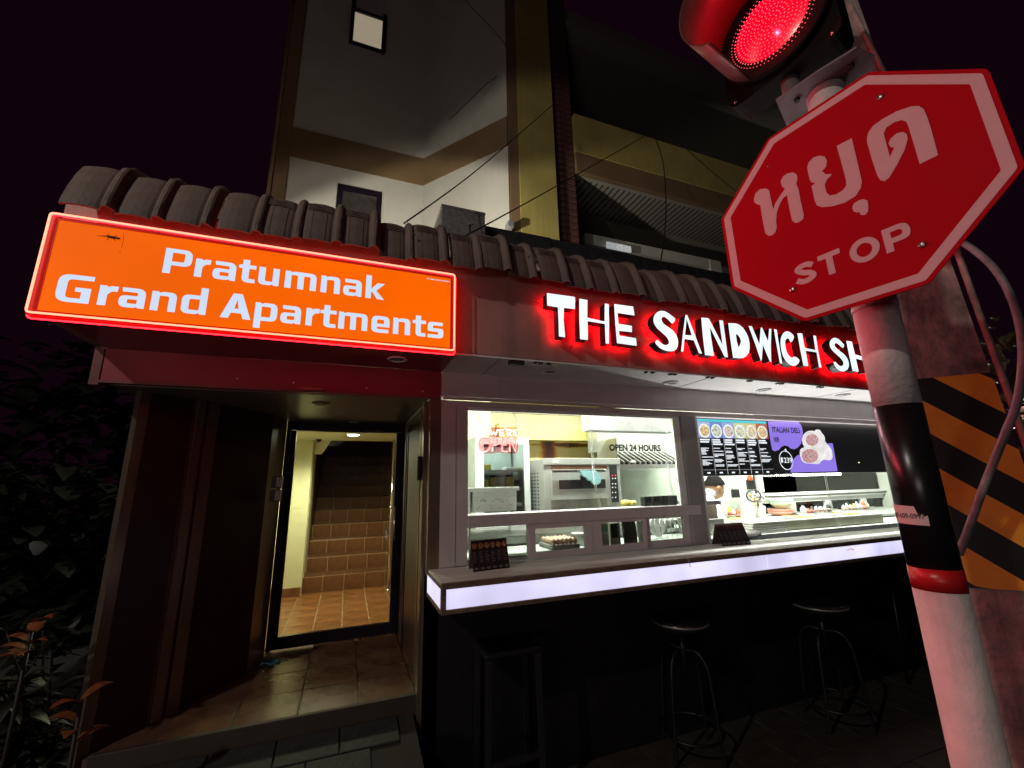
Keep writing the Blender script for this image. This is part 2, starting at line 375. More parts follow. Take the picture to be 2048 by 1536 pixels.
# scorch marks on the wall above the oven
m_scorch = bpy.data.materials.new('scorched_paint'); m_scorch.use_nodes = True
n = m_scorch.node_tree; L = n.links; pp = n.nodes['Principled BSDF']; pp.inputs['Roughness'].default_value = .6
tc = n.nodes.new('ShaderNodeTexCoord'); sx = n.nodes.new('ShaderNodeSeparateXYZ'); L.new(tc.outputs['Generated'], sx.inputs[0])
def mth(op, a=None, b=None, c=None):
    q = n.nodes.new('ShaderNodeMath'); q.operation = op
    for i, v in enumerate((a, b, c)):
        if v is None: continue
        if isinstance(v, (int, float)): q.inputs[i].default_value = v
        else: L.new(v, q.inputs[i])
    return q.outputs[0]
nz = n.nodes.new('ShaderNodeTexNoise'); nz.inputs['Scale'].default_value = 9; L.new(tc.outputs['Generated'], nz.inputs['Vector'])
dx = mth('MULTIPLY', mth('ABSOLUTE', mth('SUBTRACT', sx.outputs[0], .20)), 10.5)
dz = mth('MULTIPLY', mth('ABSOLUTE', mth('SUBTRACT', .80, sx.outputs[2])), 9.0)
col_ = mth('SUBTRACT', 1.45, mth('ADD', dx, mth('MULTIPLY', nz.outputs[0], .7)))
top_ = mth('SUBTRACT', 1.5, mth('ADD', dz, mth('ADD', mth('MULTIPLY', mth('ABSOLUTE', mth('SUBTRACT', sx.outputs[0], .42)), 2.2), mth('MULTIPLY', nz.outputs[0], .6))))
mxv = mth('MAXIMUM', col_, top_)
cr = n.nodes.new('ShaderNodeValToRGB'); e = cr.color_ramp.elements; e[0].position = 0; e[0].color = (.70, .64, .30, 1); e[1].position = .9; e[1].color = (.035, .012, .004, 1)
q = cr.color_ramp.elements.new(.25); q.color = (.62, .42, .06, 1); q = cr.color_ramp.elements.new(.5); q.color = (.25, .08, .01, 1)
L.new(mxv, cr.inputs[0]); L.new(cr.outputs[0], pp.inputs['Base Color'])
X0, X1, Z0, Z1 = F(1062, 884, 1246, 925, 4.05); 
MB().box(X0, X1, 4.10, 4.2, Z1-.25, aty(1100, 880, 3.88).z+.03).build('scorched_panel', m_scorch, shop)
MB().box(aty(1180, 835, 3.15).x, aty(1352, 860, 3.15).x, 3.15, 3.3, aty(1260, 862, 3.15).z, aty(1260, 832, 3.15).z+.06).build('hanging_board', mat('grey_board', (.36, .37, .36), .5), shop)
RW = 3.86
# right part of back wall: white wall then window band to the dark lane behind
WX0 = aty(1512, 1000, RW).x
MB().box(2.75, WX0, RW, RW+.1, 0, 2.86).build('kitchen_back_wall', m_whitew, shop)
zb0 = aty(1650, 1040, RW).z; zm0 = aty(1650, 1001, RW).z; zm1 = aty(1650, 982, RW).z
bw = MB().box(WX0, KX1, RW, RW+.1, 0, zb0).box(WX0, KX1, RW, RW+.1, zm0, zm1).box(WX0, KX1, RW, RW+.1, 2.45, 2.86)
bw.build('rear_window_frame', m_white, shop)
MB().box(WX0, KX1, RW-.03, RW-.002, zm0+.05, zm0+.07).box(WX0, KX1, RW-.05, RW-.002, zm1-.03, zm1-.005).build('frame_rail', m_white, shop)
for px in (1514, 1582, 1655, 1727, 1800):
    x_ = aty(px, 1015, RW-.01).x; MB().box(x_, x_+.09, RW-.015, RW+.05, zb0+.002, zm0-.002, bev=.004).build('frame_mullion', m_white, shop)
for px in (1520, 1780):
    x_ = aty(px, 965, RW-.01).x; MB().box(x_-.02, x_+.05, RW-.015, RW+.05, zm1+.002, 2.448, bev=.004).build('frame_mullion', m_white, shop)
MB().box(WX0, KX1, RW+.035, RW+.039, zb0, 2.449).build('rear_pane', m_glass, shop)
MB().box(WX0-1.8, KX1+2.5, 4.75, 4.85, .8, 3.2).build('rear_lane_wall', mat('dark_green_lane_wall', (.035, .06, .045), .7, var=.6, scale=3), shop)
lamp('added_lane_fill', 'POINT', (WX0+.2, RW+.55, 2.5), 5, (.9, 1, .85), shadow_soft_size=.05)  # added point lamp that lifts the dark wall behind the rear windows
# kitchen ceiling tubes (lit)
m_tube = mat('lit_fluorescent_tube', (.9, .9, .9), .4, var=0, emit=(.95, 1, .90), es=14)
for X_, Y_ in ((1.5, 2.84), (3.4, 2.9), (5.1, 2.9)):
    tl = MB().box(X_-.62, X_+.62, Y_-.04, Y_+.04, 2.83, 2.858).build('ceiling_light', m_white, shop)
    MB().tube([(X_-.58, Y_, 2.81), (X_+.58, Y_, 2.81)], .016, 10).build('tube', m_tube, tl)
    lamp('kitchen_tube_light', 'AREA', (X_, Y_, 2.785), 88, (.97, 1, .93), shape='RECTANGLE', size=1.2, size_y=.06)

for x_ in (.95, 1.5, 2.05, 2.8, 3.5, 4.3, 5.1): lamp('added_soffit_uplight', 'SPOT', (x_, 2.675, 1.45 if x_ < 2.4 else 1.22), 26, (.97, .97, .95), spot_size=math.radians(120), spot_blend=.8, shadow_soft_size=0, to=(x_, 2.675-.5, 2.75))  # added unseen spots that push light up onto the soffit
# ------------------------------------------------------------------ lit counter
ctr = thing('serving_counter', 'long serving counter with a glowing white front panel and worn brown edging', 'counter', (3, 2.4, 1.0))
m_edge = mat('worn_brown_edging', (.22, .15, .11), .5, .2, var=.35, scale=14, stretch=(1, 3, 3))
m_lit = mat('lit_counter_panel', (.5, .5, .5), .35, var=0, emit=(.73, .70, 1.0), es=.98, evar=.24, escale=2.4)
MB().box(.462, XR, 2.21, 2.597, 1.118, 1.132, bev=.003).build('counter_top', mat('counter_top_steel', (.70, .71, .68), .5, .05, var=.16, scale=7, stretch=(.5, 4, 1)), ctr)
MB().box(.455, XR, 2.186, 2.208, 1.108, 1.136, bev=.003).build('edge_strip', m_edge, ctr)
MB().box(.455, XR, 2.186, 2.208, .996, 1.018, bev=.003).build('edge_strip', m_edge, ctr)
MB().box(.455, .478, 2.184, 2.212, 1.0185, 1.1075).build('corner_strip', m_edge, ctr)
MB().box(.455, .475, 2.212, 2.597, 1.108, 1.117).box(.455, .475, 2.212, 2.597, .996, 1.016).build('edge_strip', m_edge, ctr)
for i, (xa, xb) in enumerate(((.479, 2.60), (2.604, 4.7), (4.704, XR))): MB().box(xa, xb, 2.193, 2.206, 1.0185, 1.1075).build('lit_panel', m_lit, ctr)
MB().box(.458, .468, 2.213, 2.597, 1.017, 1.107).build('lit_panel', m_lit, ctr)
MB().box(.48, XR, 2.21, 2.597, .997, 1.012).build('underside', m_black, ctr)
for px in (1222, 1345, 1460, 1574): 
    p = aty(px, 1120-(px-1222)*.085, 2.185); MB().lathe([(.004, 0), (.003, .002), (0, .003)], (p.x, 2.187, 1.122), 8, (0, -1, 0)).build('screw', m_dark, ctr)
pw = aty(1376, 1112, 2.18); MB().tube(crom([(pw.x-.03, 2.25, 1.136), (pw.x-.01, 2.2, 1.142), (pw.x, 2.18, 1.13), (pw.x+.006, 2.178, 1.09)], 4), .0022, 6).build('loose_wire', m_steel, ctr)
# scuff stains on the panel
st = MB(); c0 = aty(1698, 1100, 2.19)
for q in range(6):
    x_ = c0.x-.02+q*.012; z_ = c0.z+random.uniform(-.006, .006); st.prism([(0, 0), (.02, .004), (.022, .008), (.003, .006)], O=(x_, 2.1925, z_), d0=0, d1=.0004)
st.build('peeled_sticker', mat('peeled_sticker', (.6, .25, .18), .7, emit=(.8, .35, .3), es=.5), ctr)
st = MB(); p = aty(1505, 1112, 2.19)
for q in range(5): st.prism([(0, 0), (.05, .014), (.052, .017), (0, .004)], O=(p.x+q*.014, 2.1925, p.z-.006+q*.002), d0=0, d1=.0003)
st.build('scuff', mat('scuff_mark', (.3, .3, .36), .7, emit=(.5, .48, .75), es=.6), ctr)

# ------------------------------------------------------------------ tiled roof edge
roof = thing('tiled_awning_roof', 'row of weathered brown ribbed roof tiles along the eave above both signs', 'roof', (1.5, 2.3, 2.9))
m_tile = mat('weathered_roof_tile', (.17, .115, .10), .7, var=.3, scale=5, bump=.25, bscale=60, streak=(.3, (.13, .10, .09)))
# cross section along x (0..pitch) and path along y/z
PITCH = .1815
sec = [(0, 0), (.012, .006), (.035, .010), (.066, .012), (.097, .010), (.120, .006), (.132, 0), (.138, .012), (.146, .026), (.154, .031), (.166, .031), (.174, .026), (.183, .012), (.190, .001)]
path = [(2.085, 2.775), (2.088, 2.80), (2.112, 2.88), (2.145, 2.965), (2.175, 3.02), (2.23, 3.062), (2.32, 3.10), (2.60, 3.19), (3.0, 3.31)]
def tile_mesh(seed, scored=True):
    r = random.Random(seed); mb = MB(); rows = []
    N_ = []
    for i, (y_, z_) in enumerate(path):
        a_ = path[max(0, i-1)]; b_ = path[min(len(path)-1, i+1)]; t_ = Vector((b_[0]-a_[0], b_[1]-a_[1])).normalized(); N_.append(Vector((-t_.y, t_.x)))
    for lay in (0, 1):
        for i, (y_, z_) in enumerate(path):
            row = []
            for (x_, h) in sec:
                hh = h*(1.0+.05*r.uniform(-1, 1)) - lay*.011
                row.append(mb.vert((x_, y_+N_[i].x*hh*1.0, z_+N_[i].y*hh)))
            rows.append(row)
    n_ = len(path)
    for lay in (0, 1):
        for i in range(n_-1):
            A = rows[lay*n_+i]; B = rows[lay*n_+i+1]
            for k in range(len(sec)-1):
                q = [A[k], A[k+1], B[k+1], B[k]]; mb.face(q if lay == 0 else q[::-1], False)
    A = rows[0]; B = rows[n_]
    for k in range(len(sec)-1): mb.face([B[k], B[k+1], A[k+1], A[k]])
    # raised score lines on the pan: three down it, and a crossed band near the top
    for x_ in ((.034, .098) if scored else ()):
        for (i0, i1) in ((0, 3),):
            for i in range(i0, i1):
                (y0, z0), (y1, z1) = path[i], path[i+1]; nn = N_[i]
                mb.hexa([(x_, y0+nn.x*.008, z0+nn.y*.008), (x_+.004, y0+nn.x*.008, z0+nn.y*.008), (x_+.004, y1+nn.x*.008, z1+nn.y*.008), (x_, y1+nn.x*.008, z1+nn.y*.008),
                         (x_, y0+nn.x*.0118, z0+nn.y*.0118), (x_+.004, y0+nn.x*.0118, z0+nn.y*.0118), (x_+.004, y1+nn.x*.0118, z1+nn.y*.0118), (x_, y1+nn.x*.0118, z1+nn.y*.0118)])
    for f_ in ((.1, .35, .6, .85) if scored else ()):
        (y0, z0), (y1, z1) = path[3], path[4]; y_ = y0+(y1-y0)*f_; z_ = z0+(z1-z0)*f_; nn = N_[3]
        mb.box(.012, .122, y_+nn.x*.015-.004, y_+nn.x*.015+.001, z_+nn.y*.012-.002, z_+nn.y*.012+.002)
    # nail with washer on the rib of some tiles
    return mb
base_x = -1.026-.16
metiles = [tile_mesh(s_, s_ < 3).mesh('roof_tile', m_tile) for s_ in range(6)]
for i in range(39):
    o = bpy.data.objects.new('roof_tile', metiles[i % 3 + (0 if 3 < i < 15 else 3)]); COL.objects.link(o); o.parent = roof
    x_ = base_x+PITCH*i
    o.location = (x_-1.5, -2.3+random.uniform(-.004, .004), -2.9+random.uniform(-.005, .005)+(-.012 if x_ > .3 else 0)-.010*max(0, min(1, (x_-.3)/2)))
    o.rotation_euler = (random.uniform(-.006, .006), random.uniform(-.004, .004), random.uniform(-.003, .003))
for px, py in ((681, 443), (827, 470), (1045, 500)):
    p = aty(px, py, 2.09); MB().lathe([(.009, 0), (.009, .003), (.004, .004), (.003, .012), (0, .013)], p, 10, (0, -1, .3)).build('nail', m_dark, roof)
MB().box(-1.22, XR, 2.235, 2.6, 2.871, 2.90).build('eave_board', mat('dark_eave_board', (.06, .035, .03), .8), roof)

# ================================================================== NEON BOX SIGN
SY = 2.12
sg = thing('neon_box_sign', 'orange illuminated box sign with white lettering and a red neon border', 'sign', (-.36, 2.16, 2.3))
m_or = mat('lit_orange_acrylic', (.10, .012, .0), .5, var=0, emit=(1, .135, .0), es=.95, evar=.17, escale=1.5, spec=.1)
m_wh = mat('lit_white_acrylic', (.1, .1, .1), .35, var=0, emit=(.66, .79, 1.0), es=.95, evar=.12, escale=1.0)
m_redf = mat('red_sign_frame', (.45, .01, .012), .35, var=.05, emit=(.55, .0, .0), es=.35)
m_neon = mat('red_neon_tube', (.8, .2, .2), .3, var=0, emit=(1, .30, .17), es=2.3)
m_neon2 = mat('outer_red_neon_tube', (.8, .1, .1), .3, var=0, emit=(1, .010, .016), es=9.0)
MB().box(-1.222, .492, 2.125, 2.197, 2.287, 2.722, bev=.004).build('box', m_redf, sg)
MB().box(-1.183, .466, SY-.001, 2.1245, 2.306, 2.704).build('panel', m_or, sg)
MB().box(.4665, .470, SY-.004, 2.1245, 2.306, 2.704).box(-1.1865, -1.1835, SY-.004, 2.1245, 2.306, 2.704).box(-1.1865, .47, SY-.004, 2.1245, 2.7045, 2.708).build('panel_lip', m_redf, sg)
def rrect(x0, x1, z0, z1, r, y): return [(p[0], y, p[1]) for p in rp([(x0, z0, r), (x1, z0, r), (x1, z1, r), (x0, z1, r)], 6)]
MB().tube(rrect(-1.211, .487, 2.291, 2.728, .014, 2.112), .0042, 8, closed=True).build('neon_tube', m_neon, sg)
MB().tube(rrect(-1.226, .499, 2.278, 2.741, .018, 2.15), .0035, 8, closed=True).build('outer_neon_tube', m_neon2, sg)
sv, sh, xh, H, A_ = .0265, .0175, .087, .119, .125
def gl(ch, w_):
    v = sv
    if ch == 'P': return [(0, 0), (0, H), (w_, H, .03), (w_, .34*H, .03), (v, .34*H), (v, 0)], [[(v, H-sh), (w_-v, H-sh, .008), (w_-v, .34*H+sh, .008), (v, .34*H+sh)]]
    if ch == 'r': return [(0, 0), (0, xh), (v*.86, xh), (v*.95, xh-.006), (v+.012, xh), (w_, xh), (w_-.002, xh-sh*1.25), (v+.012, xh-sh*1.25, .010), (v, xh*.55), (v, 0)], []
    if ch == 'a': return [(.006, xh), (w_, xh, .028), (w_, 0), (w_-v*.8, 0), (w_-v*.95, .005), (w_-v-.010, 0), (0, 0, .024), (0, .60*xh, .022), (w_-v, .60*xh), (w_-v, xh-sh, .006), (.008, xh-sh)], [[(v, sh, .004), (w_-v, sh), (w_-v, .60*xh-sh*.85), (v, .60*xh-sh*.85, .004)]]
    if ch == 't':
        a_ = .016; T = .112; return [(a_, T), (a_+v, T), (a_+v, xh), (w_, xh), (w_, xh-sh), (a_+v, xh-sh), (a_+v, sh, .006), (w_-.002, sh), (w_, 0), (a_, 0, .024), (a_, xh-sh), (0, xh-sh), (0, xh-.004), (a_, xh)], []
    if ch == 'u': return [(0, xh), (v, xh), (v, sh, .009), (w_-v, sh), (w_-v, xh), (w_, xh), (w_, 0), (w_-v*.85, 0), (w_-v*.95, .006), (w_-v-.012, 0), (0, 0, .026)], []
    if ch == 'n': return [(0, 0), (0, xh), (v*.85, xh), (v*.95, xh-.006), (v+.012, xh), (w_, xh, .026), (w_, 0), (w_-v, 0), (w_-v, xh-sh, .009), (v, xh-sh), (v, 0)], []
    if ch == 'm':
        c = w_/2; return [(0, 0), (0, xh), (v*.85, xh), (v*.95, xh-.006), (v+.012, xh), (w_, xh, .026), (w_, 0), (w_-v, 0), (w_-v, xh-sh, .007), (c+v/2, xh-sh), (c+v/2, 0), (c-v/2, 0), (c-v/2, xh-sh, .006), (v, xh-sh), (v, 0)], []
    if ch == 'k': return [(0, 0), (0, A_), (v, A_), (v, .60*xh), (w_-.034, xh), (w_, xh), (.56*w_, .52*xh), (w_, 0), (w_-.034, 0), (v+.006, .42*xh), (v, .42*xh), (v, 0)], []
    if ch == 'G': return [(w_, H), (w_, H-sh*1.1), (v*1.1, H-sh*1.1, .016), (v*1.1, sh, .016), (w_-v-.006, sh), (w_-v-.006, .40*H), (.52*w_, .40*H), (.52*w_, .40*H+sh), (w_-.004, .40*H+sh), (w_-.004, 0), (0, 0, .036), (0, H, .036)], []
    if ch == 'd': return [(w_, A_), (w_, 0), (w_-v*.85, 0), (w_-v*.95, .006), (w_-v-.012, 0), (0, 0, .026), (0, xh, .026), (w_-v, xh), (w_-v, A_)], [[(v, sh, .007), (w_-v, sh), (w_-v, xh-sh), (v, xh-sh, .007)]]
    if ch == 'A': return [(0, 0), (.35*w_, H), (.65*w_, H), (w_, 0), (w_-.031, 0), (w_-.031-.35*w_*.20, .22*H), (.031+.35*w_*.20, .22*H), (.031, 0)], [[(.036+.35*w_*.36, .39*H), (w_-.036-.35*w_*.36, .39*H), (.5*w_, .80*H)]]
    if ch == 'p': return [(0, -.036), (0, xh), (v*.85, xh), (v*.95, xh-.006), (v+.012, xh), (w_, xh, .026), (w_, 0, .026), (v, 0), (v, -.036)], [[(v, sh), (w_-v, sh, .007), (w_-v, xh-sh, .007), (v, xh-sh)]]
    if ch == 'e': return [(w_-.004, 0), (0, 0, .028), (0, xh, .028), (w_, xh, .028), (w_, .36*xh), (v, .36*xh), (v, sh, .007), (w_-.004, sh)], [[(v, .36*xh+sh*.85), (w_-v, .36*xh+sh*.85), (w_-v, xh-sh, .007), (v, xh-sh, .007)]]
    if ch == 's': return [(w_-.004, xh), (0, xh, .022), (0, .40*xh, .014), (w_-v, .40*xh, .004), (w_-v, sh, .003), (0, sh), (0, 0), (w_, 0, .022), (w_, .60*xh, .014), (v, .60*xh, .004), (v, xh-sh, .003), (w_-.004, xh-sh)], []
for ch, x0, x1, zb in [('P', -.81, -.71, 2.528), ('r', -.695, -.638, 2.529), ('a', -.627, -.538, 2.530), ('t', -.529, -.459, 2.531), ('u', -.446, -.361, 2.531), ('m', -.336, -.2, 2.530), ('n', -.179, -.092, 2.530), ('a', -.077, .010, 2.530), ('k', .029, .120, 2.529),
                       ('G', -1.14, -1.029, 2.350), ('r', -1.006, -.946, 2.351), ('a', -.938, -.851, 2.352), ('n', -.830, -.742, 2.351), ('d', -.723, -.631, 2.352), ('A', -.576, -.457, 2.350), ('p', -.444, -.353, 2.352), ('a', -.338, -.253, 2.352), ('r', -.231, -.173, 2.352),
                       ('t', -.170, -.098, 2.352), ('m', -.087, .047, 2.352), ('e', .066, .153, 2.351), ('n', .171, .256, 2.352), ('t', .268, .336, 2.353), ('s', .347, .429, 2.352)]:
    o_, h_ = gl(ch, x1-x0)
    MB().prism(rp(o_), [rp(q, 3) for q in h_], O=(x0, SY-.001, zb), d0=.0003, d1=.003).build('letter', m_wh, sg)
t = MB(); add_text(t, 'PRATUMNAK GRAND APARTMENT', (.335, SY-.001, 2.680), (1, 0, 0), (0, 0, 1), (0, -1, 0), .125, .008, .001, .02); t.build('small_print', m_wh, sg)
for x_ in (-1.0, -.36, .28): lamp('neon_sign_glow', 'SPOT', (x_, 2.06, 2.5), 30, (1, .08, .12), spot_size=math.radians(172), spot_blend=.4, shadow_soft_size=0, to=(x_, 0, 2.4))
# gecko on the sign
gk = MB(); G0 = aty(218, 472, SY-.004)
def gpt(px, py): p = aty(px, py, SY-.006); return (p.x, p.y, p.z)
gz = lambda x, y: (80+x/4.876, 440+y/4.876)
body = [gpt(*gz(*q)) for q in ((555, 152), (610, 156), (650, 157), (672, 162), (700, 168), (725, 172), (745, 176), (765, 180), (785, 181))]
gk.tube(body, [.0006, .0018, .003, .0058, .006, .0058, .004, .0052, .0012], 8)
for leg in (((675, 160), (662, 148), (665, 130)), ((672, 166), (662, 180), (655, 195)), ((728, 172), (738, 158), (752, 150)), ((722, 176), (722, 190), (735, 202))):
    gk.tube([gpt(*gz(*q)) for q in leg], [.0016, .0014, .0009], 6)
go = gk.build('gecko', mat('gecko_skin', (.10, .02, .004), .6, var=.2, scale=300), loc=G0)
go['label'] = 'small dark gecko clinging to the upper left of the orange sign'; go['category'] = 'gecko'
cw = MB().tube([gpt(*gz(*q)) for q in ((815, 130), (818, 165), (810, 215), (797, 270))], .0007, 5).lathe([(0, -.002), (.0025, 0), (0, .002)], gpt(*gz(780, 315)), 8).build('dangling_thread', mat('cobweb_thread', (.12, .02, .0), .7), loc=G0)
cw['label'] = 'thin dark thread with a speck below it hanging on the orange sign'; cw['category'] = 'thread'

# ================================================================== CHANNEL LETTER SIGN
ls = thing('channel_letter_sign', 'raised white lit letters with black sides and red back glow on the shop fascia', 'sign', (2.4, 2.15, 2.4))
FYL, BYL = 2.098, 2.162
z5 = lambda x, y: (1060+x/7.877, 560+y/7.877)
z6 = lambda x, y: (1280+x/8.533, 600+y/8.533)
z7 = lambda x, y: (1480+x/8.192, 620+y/8.192)
LT = [
 (z5, 0, [(265,205),(700,265),(712,285),(708,458),(533,438),(530,640),(553,903),(455,888),(450,640),(440,430),(270,402)], []),
 (z5, 0, [(775,292),(905,315),(903,592),(1175,655),(1178,370),(1240,380),(1243,700),(1243,1003),(1192,1000),(1180,692),(908,648),(912,945),(790,932),(778,650)], []),
 (z5, 0, [(1325,378),(1625,418),(1648,560),(1378,518),(1395,690),(1605,722),(1607,822),(1402,800),(1410,875),(1670,918),(1682,1037),(1370,995),(1345,700)], []),
 (z6, 1, [(600,325),(552,402),(480,335),(415,288),(375,300),(370,345),(400,400),(470,455),(560,520),(620,600),(650,700),(640,800),(600,855),(530,875),(440,865),(350,825),(290,770),(258,720),(297,680),(340,720),(400,760),(450,768),(490,745),(490,700),(460,640),(390,570),(300,490),(245,410),(228,330),(255,250),(310,200),(380,185),(450,205),(530,260)], []),
 (z6, 0, [(775,255),(808,260),(850,370),(1060,918),(1005,908),(918,688),(760,665),(738,880),(700,878),(735,560)], [[(795,320),(885,605),(768,598)]]),
 (z6, 0, [(1045,300),(1165,310),(1185,335),(1410,770),(1352,345),(1415,352),(1440,520),(1500,978),(1445,970),(1190,460),(1215,650),(1262,955),(1110,940),(1075,640)], []),
 (z6, 0, [(1505,395),(1640,400),(1700,425),(1760,475),(1815,560),(1850,640),(1870,740),(1872,830),(1850,910),(1810,960),(1765,988),(1700,995),(1590,985),(1555,760)], [[(1635,575),(1675,600),(1708,650),(1722,700),(1712,760),(1680,810),(1650,700)]]),
 (z7, 0, [(140,260),(195,268),(318,560),(340,285),(362,290),(460,510),(478,305),(515,312),(505,580),(512,850),(490,845),(375,570),(355,830),(340,825),(250,560)], []),
 (z7, 0, [(555,312),(600,320),(625,480),(692,880),(655,872),(590,520)], []),
 (z7, 1, [(885,440),(840,528),(800,475),(770,468),(745,500),(742,580),(765,680),(805,750),(850,780),(905,765),(975,822),(945,885),(890,915),(820,895),(750,830),(700,740),(672,620),(665,500),(690,410),(735,360),(785,350),(840,380)], []),
 (z7, 0, [(940,380),(1020,385),(1055,600),(1075,625),(1235,655),(1200,415),(1245,425),(1275,640),(1335,945),(1295,938),(1255,695),(1075,665),(1120,918),(1040,915),(985,640)], []),
 (z7, 1, [(1705,575),(1685,622),(1620,570),(1578,542),(1550,560),(1560,600),(1620,660),(1710,730),(1765,810),(1785,890),(1770,960),(1720,1000),(1650,1000),(1590,960),(1545,900),(1535,860),(1565,850),(1600,890),(1650,920),(1690,900),(1690,850),(1640,780),(1560,710),(1490,630),(1468,550),(1490,490),(1545,455),(1610,475),(1660,520)], []),
]
m_face = mat('lit_white_letter_face', (.4, .4, .4), .35, var=0, emit=(.80, .93, 1.0), es=1.12, evar=.10, escale=6)
m_side = mat('black_letter_return', (.016, .010, .014), .35, var=.1)
m_back = mat('red_led_letter_back', (.3, 0, 0), .5, var=0, emit=(1, .003, .008), es=11)
def to_xz(fn, p): q = aty(*fn(*p), FYL); return (q.x, q.z)
def chan(o_, hs):
    mb = MB(); mb.side_mi = 1
    mb.prism(o_, hs, O=(0, 0, 0), d0=-BYL, d1=-FYL)   # N=-Y so d=-y
    # lip: slightly larger outline behind the face
    mb.prism(o_, hs, O=(0, 0, 0), d0=-(BYL+.002), d1=-(BYL+.0005), sides=False, back=True)
    L_ = mb.build('letter', [m_face, m_side, m_back], ls)
    me = L_.data; n_tri = 0
    for p in me.polygons:
        if p.material_index == 0 and p.center.y + ROOT[ls.name].y > FYL+.005: p.material_index = 2 if p.center.y + ROOT[ls.name].y > BYL+.001 else 1
    return L_
lets = []
for fn, smooth, o_, hs in LT:
    oo = [to_xz(fn, p) for p in o_]
    if smooth: oo = [tuple(v) for v in crom(oo, 3, True)]
    else: oo = rp([(p[0], p[1], .0028) for p in oo], 2)
    chan(oo, [[to_xz(fn, p) for p in h] for h in hs])
# H, O, P of the last word, mostly behind the pole
hx = aty(*z7(1740, 505), FYL); zb_ = aty(*z7(1845, 1000), FYL).z; zt_ = hx.z
X0 = hx.x
chan(rp([(X0, zb_, .003), (X0+.075, zb_, .003), (X0+.075, zb_+.11, 0), (X0+.17, zb_+.10, 0), (X0+.17, zb_, .003), (X0+.20, zb_, .003), (X0+.20, zt_, .003), (X0+.17, zt_, .003), (X0+.17, zb_+.135, 0), (X0+.075, zb_+.145, 0), (X0+.07, zt_, .003), (X0, zt_, .003)]), [])
oc = Vector((X0+.37, (zt_+zb_)/2)); 
chan([(oc.x+.13*math.cos(a*.2618), oc.y+.145*math.sin(a*.2618)) for a in range(24)], [[(oc.x+.065*math.cos(a*.2618), oc.y+.085*math.sin(a*.2618)) for a in range(24)]])
X0 += .56
chan(rp([(X0, zb_), (X0+.06, zb_), (X0+.06, zb_+.11), (X0+.2, zb_+.11, .06), (X0+.2, zt_, .06), (X0, zt_)]), [rp([(X0+.06, zb_+.16), (X0+.13, zb_+.16, .02), (X0+.13, zt_-.05, .02), (X0+.06, zt_-.05)])])
for x_ in (1.1, 1.9, 2.7, 3.6, 4.6): lamp('letter_glow', 'SPOT', (x_, 2.04, 2.5), 9, (1, .50, .54), spot_size=math.radians(172), spot_blend=.4, shadow_soft_size=0, to=(x_, 0, 2.3))
# cable tails
for px, py, dx_, dy_ in ((1070, 604, 12, 1), (1100, 671, 8, -2), (1284, 651, 10, -4), (1297, 702, 7, -4), (1145, 690, -6, 4), (1497, 724, 8, -3), (1445, 722, 6, -4), (1642, 693, 6, -1), (1640, 738, 8, 0)):
    a = aty(px, py, 2.195); b = aty(px+dx_, py+dy_, 2.178); mid = (a+b)/2; mid.z -= .006
    MB().tube(crom([a, mid, b], 4), .0022, 6).build('led_cable', m_black2, ls)
# faint streaky grooves where fascia sheets meet
for px in (1455, 1545):
    p = aty(px, 700, 2.198); MB().box(p.x, p.x+.004, 2.197, 2.2, 2.311, 2.79).build('panel_joint', m_fascia, shop)

# ================================================================== ENTRY RECESS
CZ = 2.125
ent = thing('apartment_entrance', 'recessed apartment entrance with dark wine panels, bronze trims and low ceiling', 'entrance', (-.2, 3.3, FZ))
MB().box(-1.15, .452, 2.662, 3.86, CZ, CZ+.05).build('ceiling', mat('entry_ceiling', (.20, .15, .13), .35, var=.08), ent)
downlight(642, 806, CZ, True, ent)
# left side: angled walls
pA, pB, pC, pD, pE = (-1.02, 2.80), (-.875, 2.985), (-.775, 3.10), (-.525, 3.47), (-.475, 3.79)
MB().wall((-1.05, 2.76), pA, .1, CZ-.002, .04).build('pilaster', m_bronze, ent)
MB().wall(pA, pB, .1, CZ-.002, .035).build('wine_panel', m_wine, ent)
pl = MB().wall(pB, pC, .2, CZ-.002, .06).build('pilaster', mat('wine_trim', (.12, .05, .045), .35), ent)
def along(a, b, t): return (a[0]+(b[0]-a[0])*t, a[1]+(b[1]-a[1])*t)
for t0, t1 in ((.12, .42), (.55, .97)):
    a = Vector(along(pB, pC, t0)); b = Vector(along(pB, pC, t1)); nn = Vector((-(pC[1]-pB[1]), pC[0]-pB[0])).normalized()*-.012
    MB().wall(tuple(a+nn), tuple(b+nn), .25, CZ-.004, .011).build('metal_strip', m_bronze, pl)
MB().wall(pC, pD, FZ-.2, CZ-.002, .05).build('wine_panel', m_wine, ent)
MB().wall(pD, pE, FZ-.02, CZ-.002, .05).build('gold_jamb', mat('bronze_jamb', (.34, .27, .18), .4, .4, var=.1), ent)
# right side wall with trim strips and a narrow door
XW = .452
MB().box(XW, XW+.06, 2.672, 3.86, .0, CZ-.002).build('side_wall', mat('brown_laminate', (.13, .085, .065), .4, var=.15), ent)
MB().box(XW-.018, XW-.001, 2.70, 2.78, .3, CZ-.004).box(XW-.012, XW-.001, 2.86, 2.89, FZ, CZ-.06).build('metal_strip', m_bronze, ent)
MB().box(XW-.012, XW-.001, 2.89, 3.55, CZ-.11, CZ-.07).box(XW-.012, XW-.001, 3.50, 3.55, FZ, CZ-.111).build('side_frame', m_blackg, ent)
MB().box(XW-.006, XW-.001, 2.90, 3.49, FZ+.02, CZ-.115).build('side_panel', m_wine, ent)
MB().box(XW-.045, XW-.019, 2.745, 2.765, 1.63, 1.78, bev=.004).build('pull_handle', m_black2, ent)
MB().box(XW-.012, XW-.001, 3.62, 3.70, FZ, CZ-.05).build('metal_strip', m_bronze, ent)
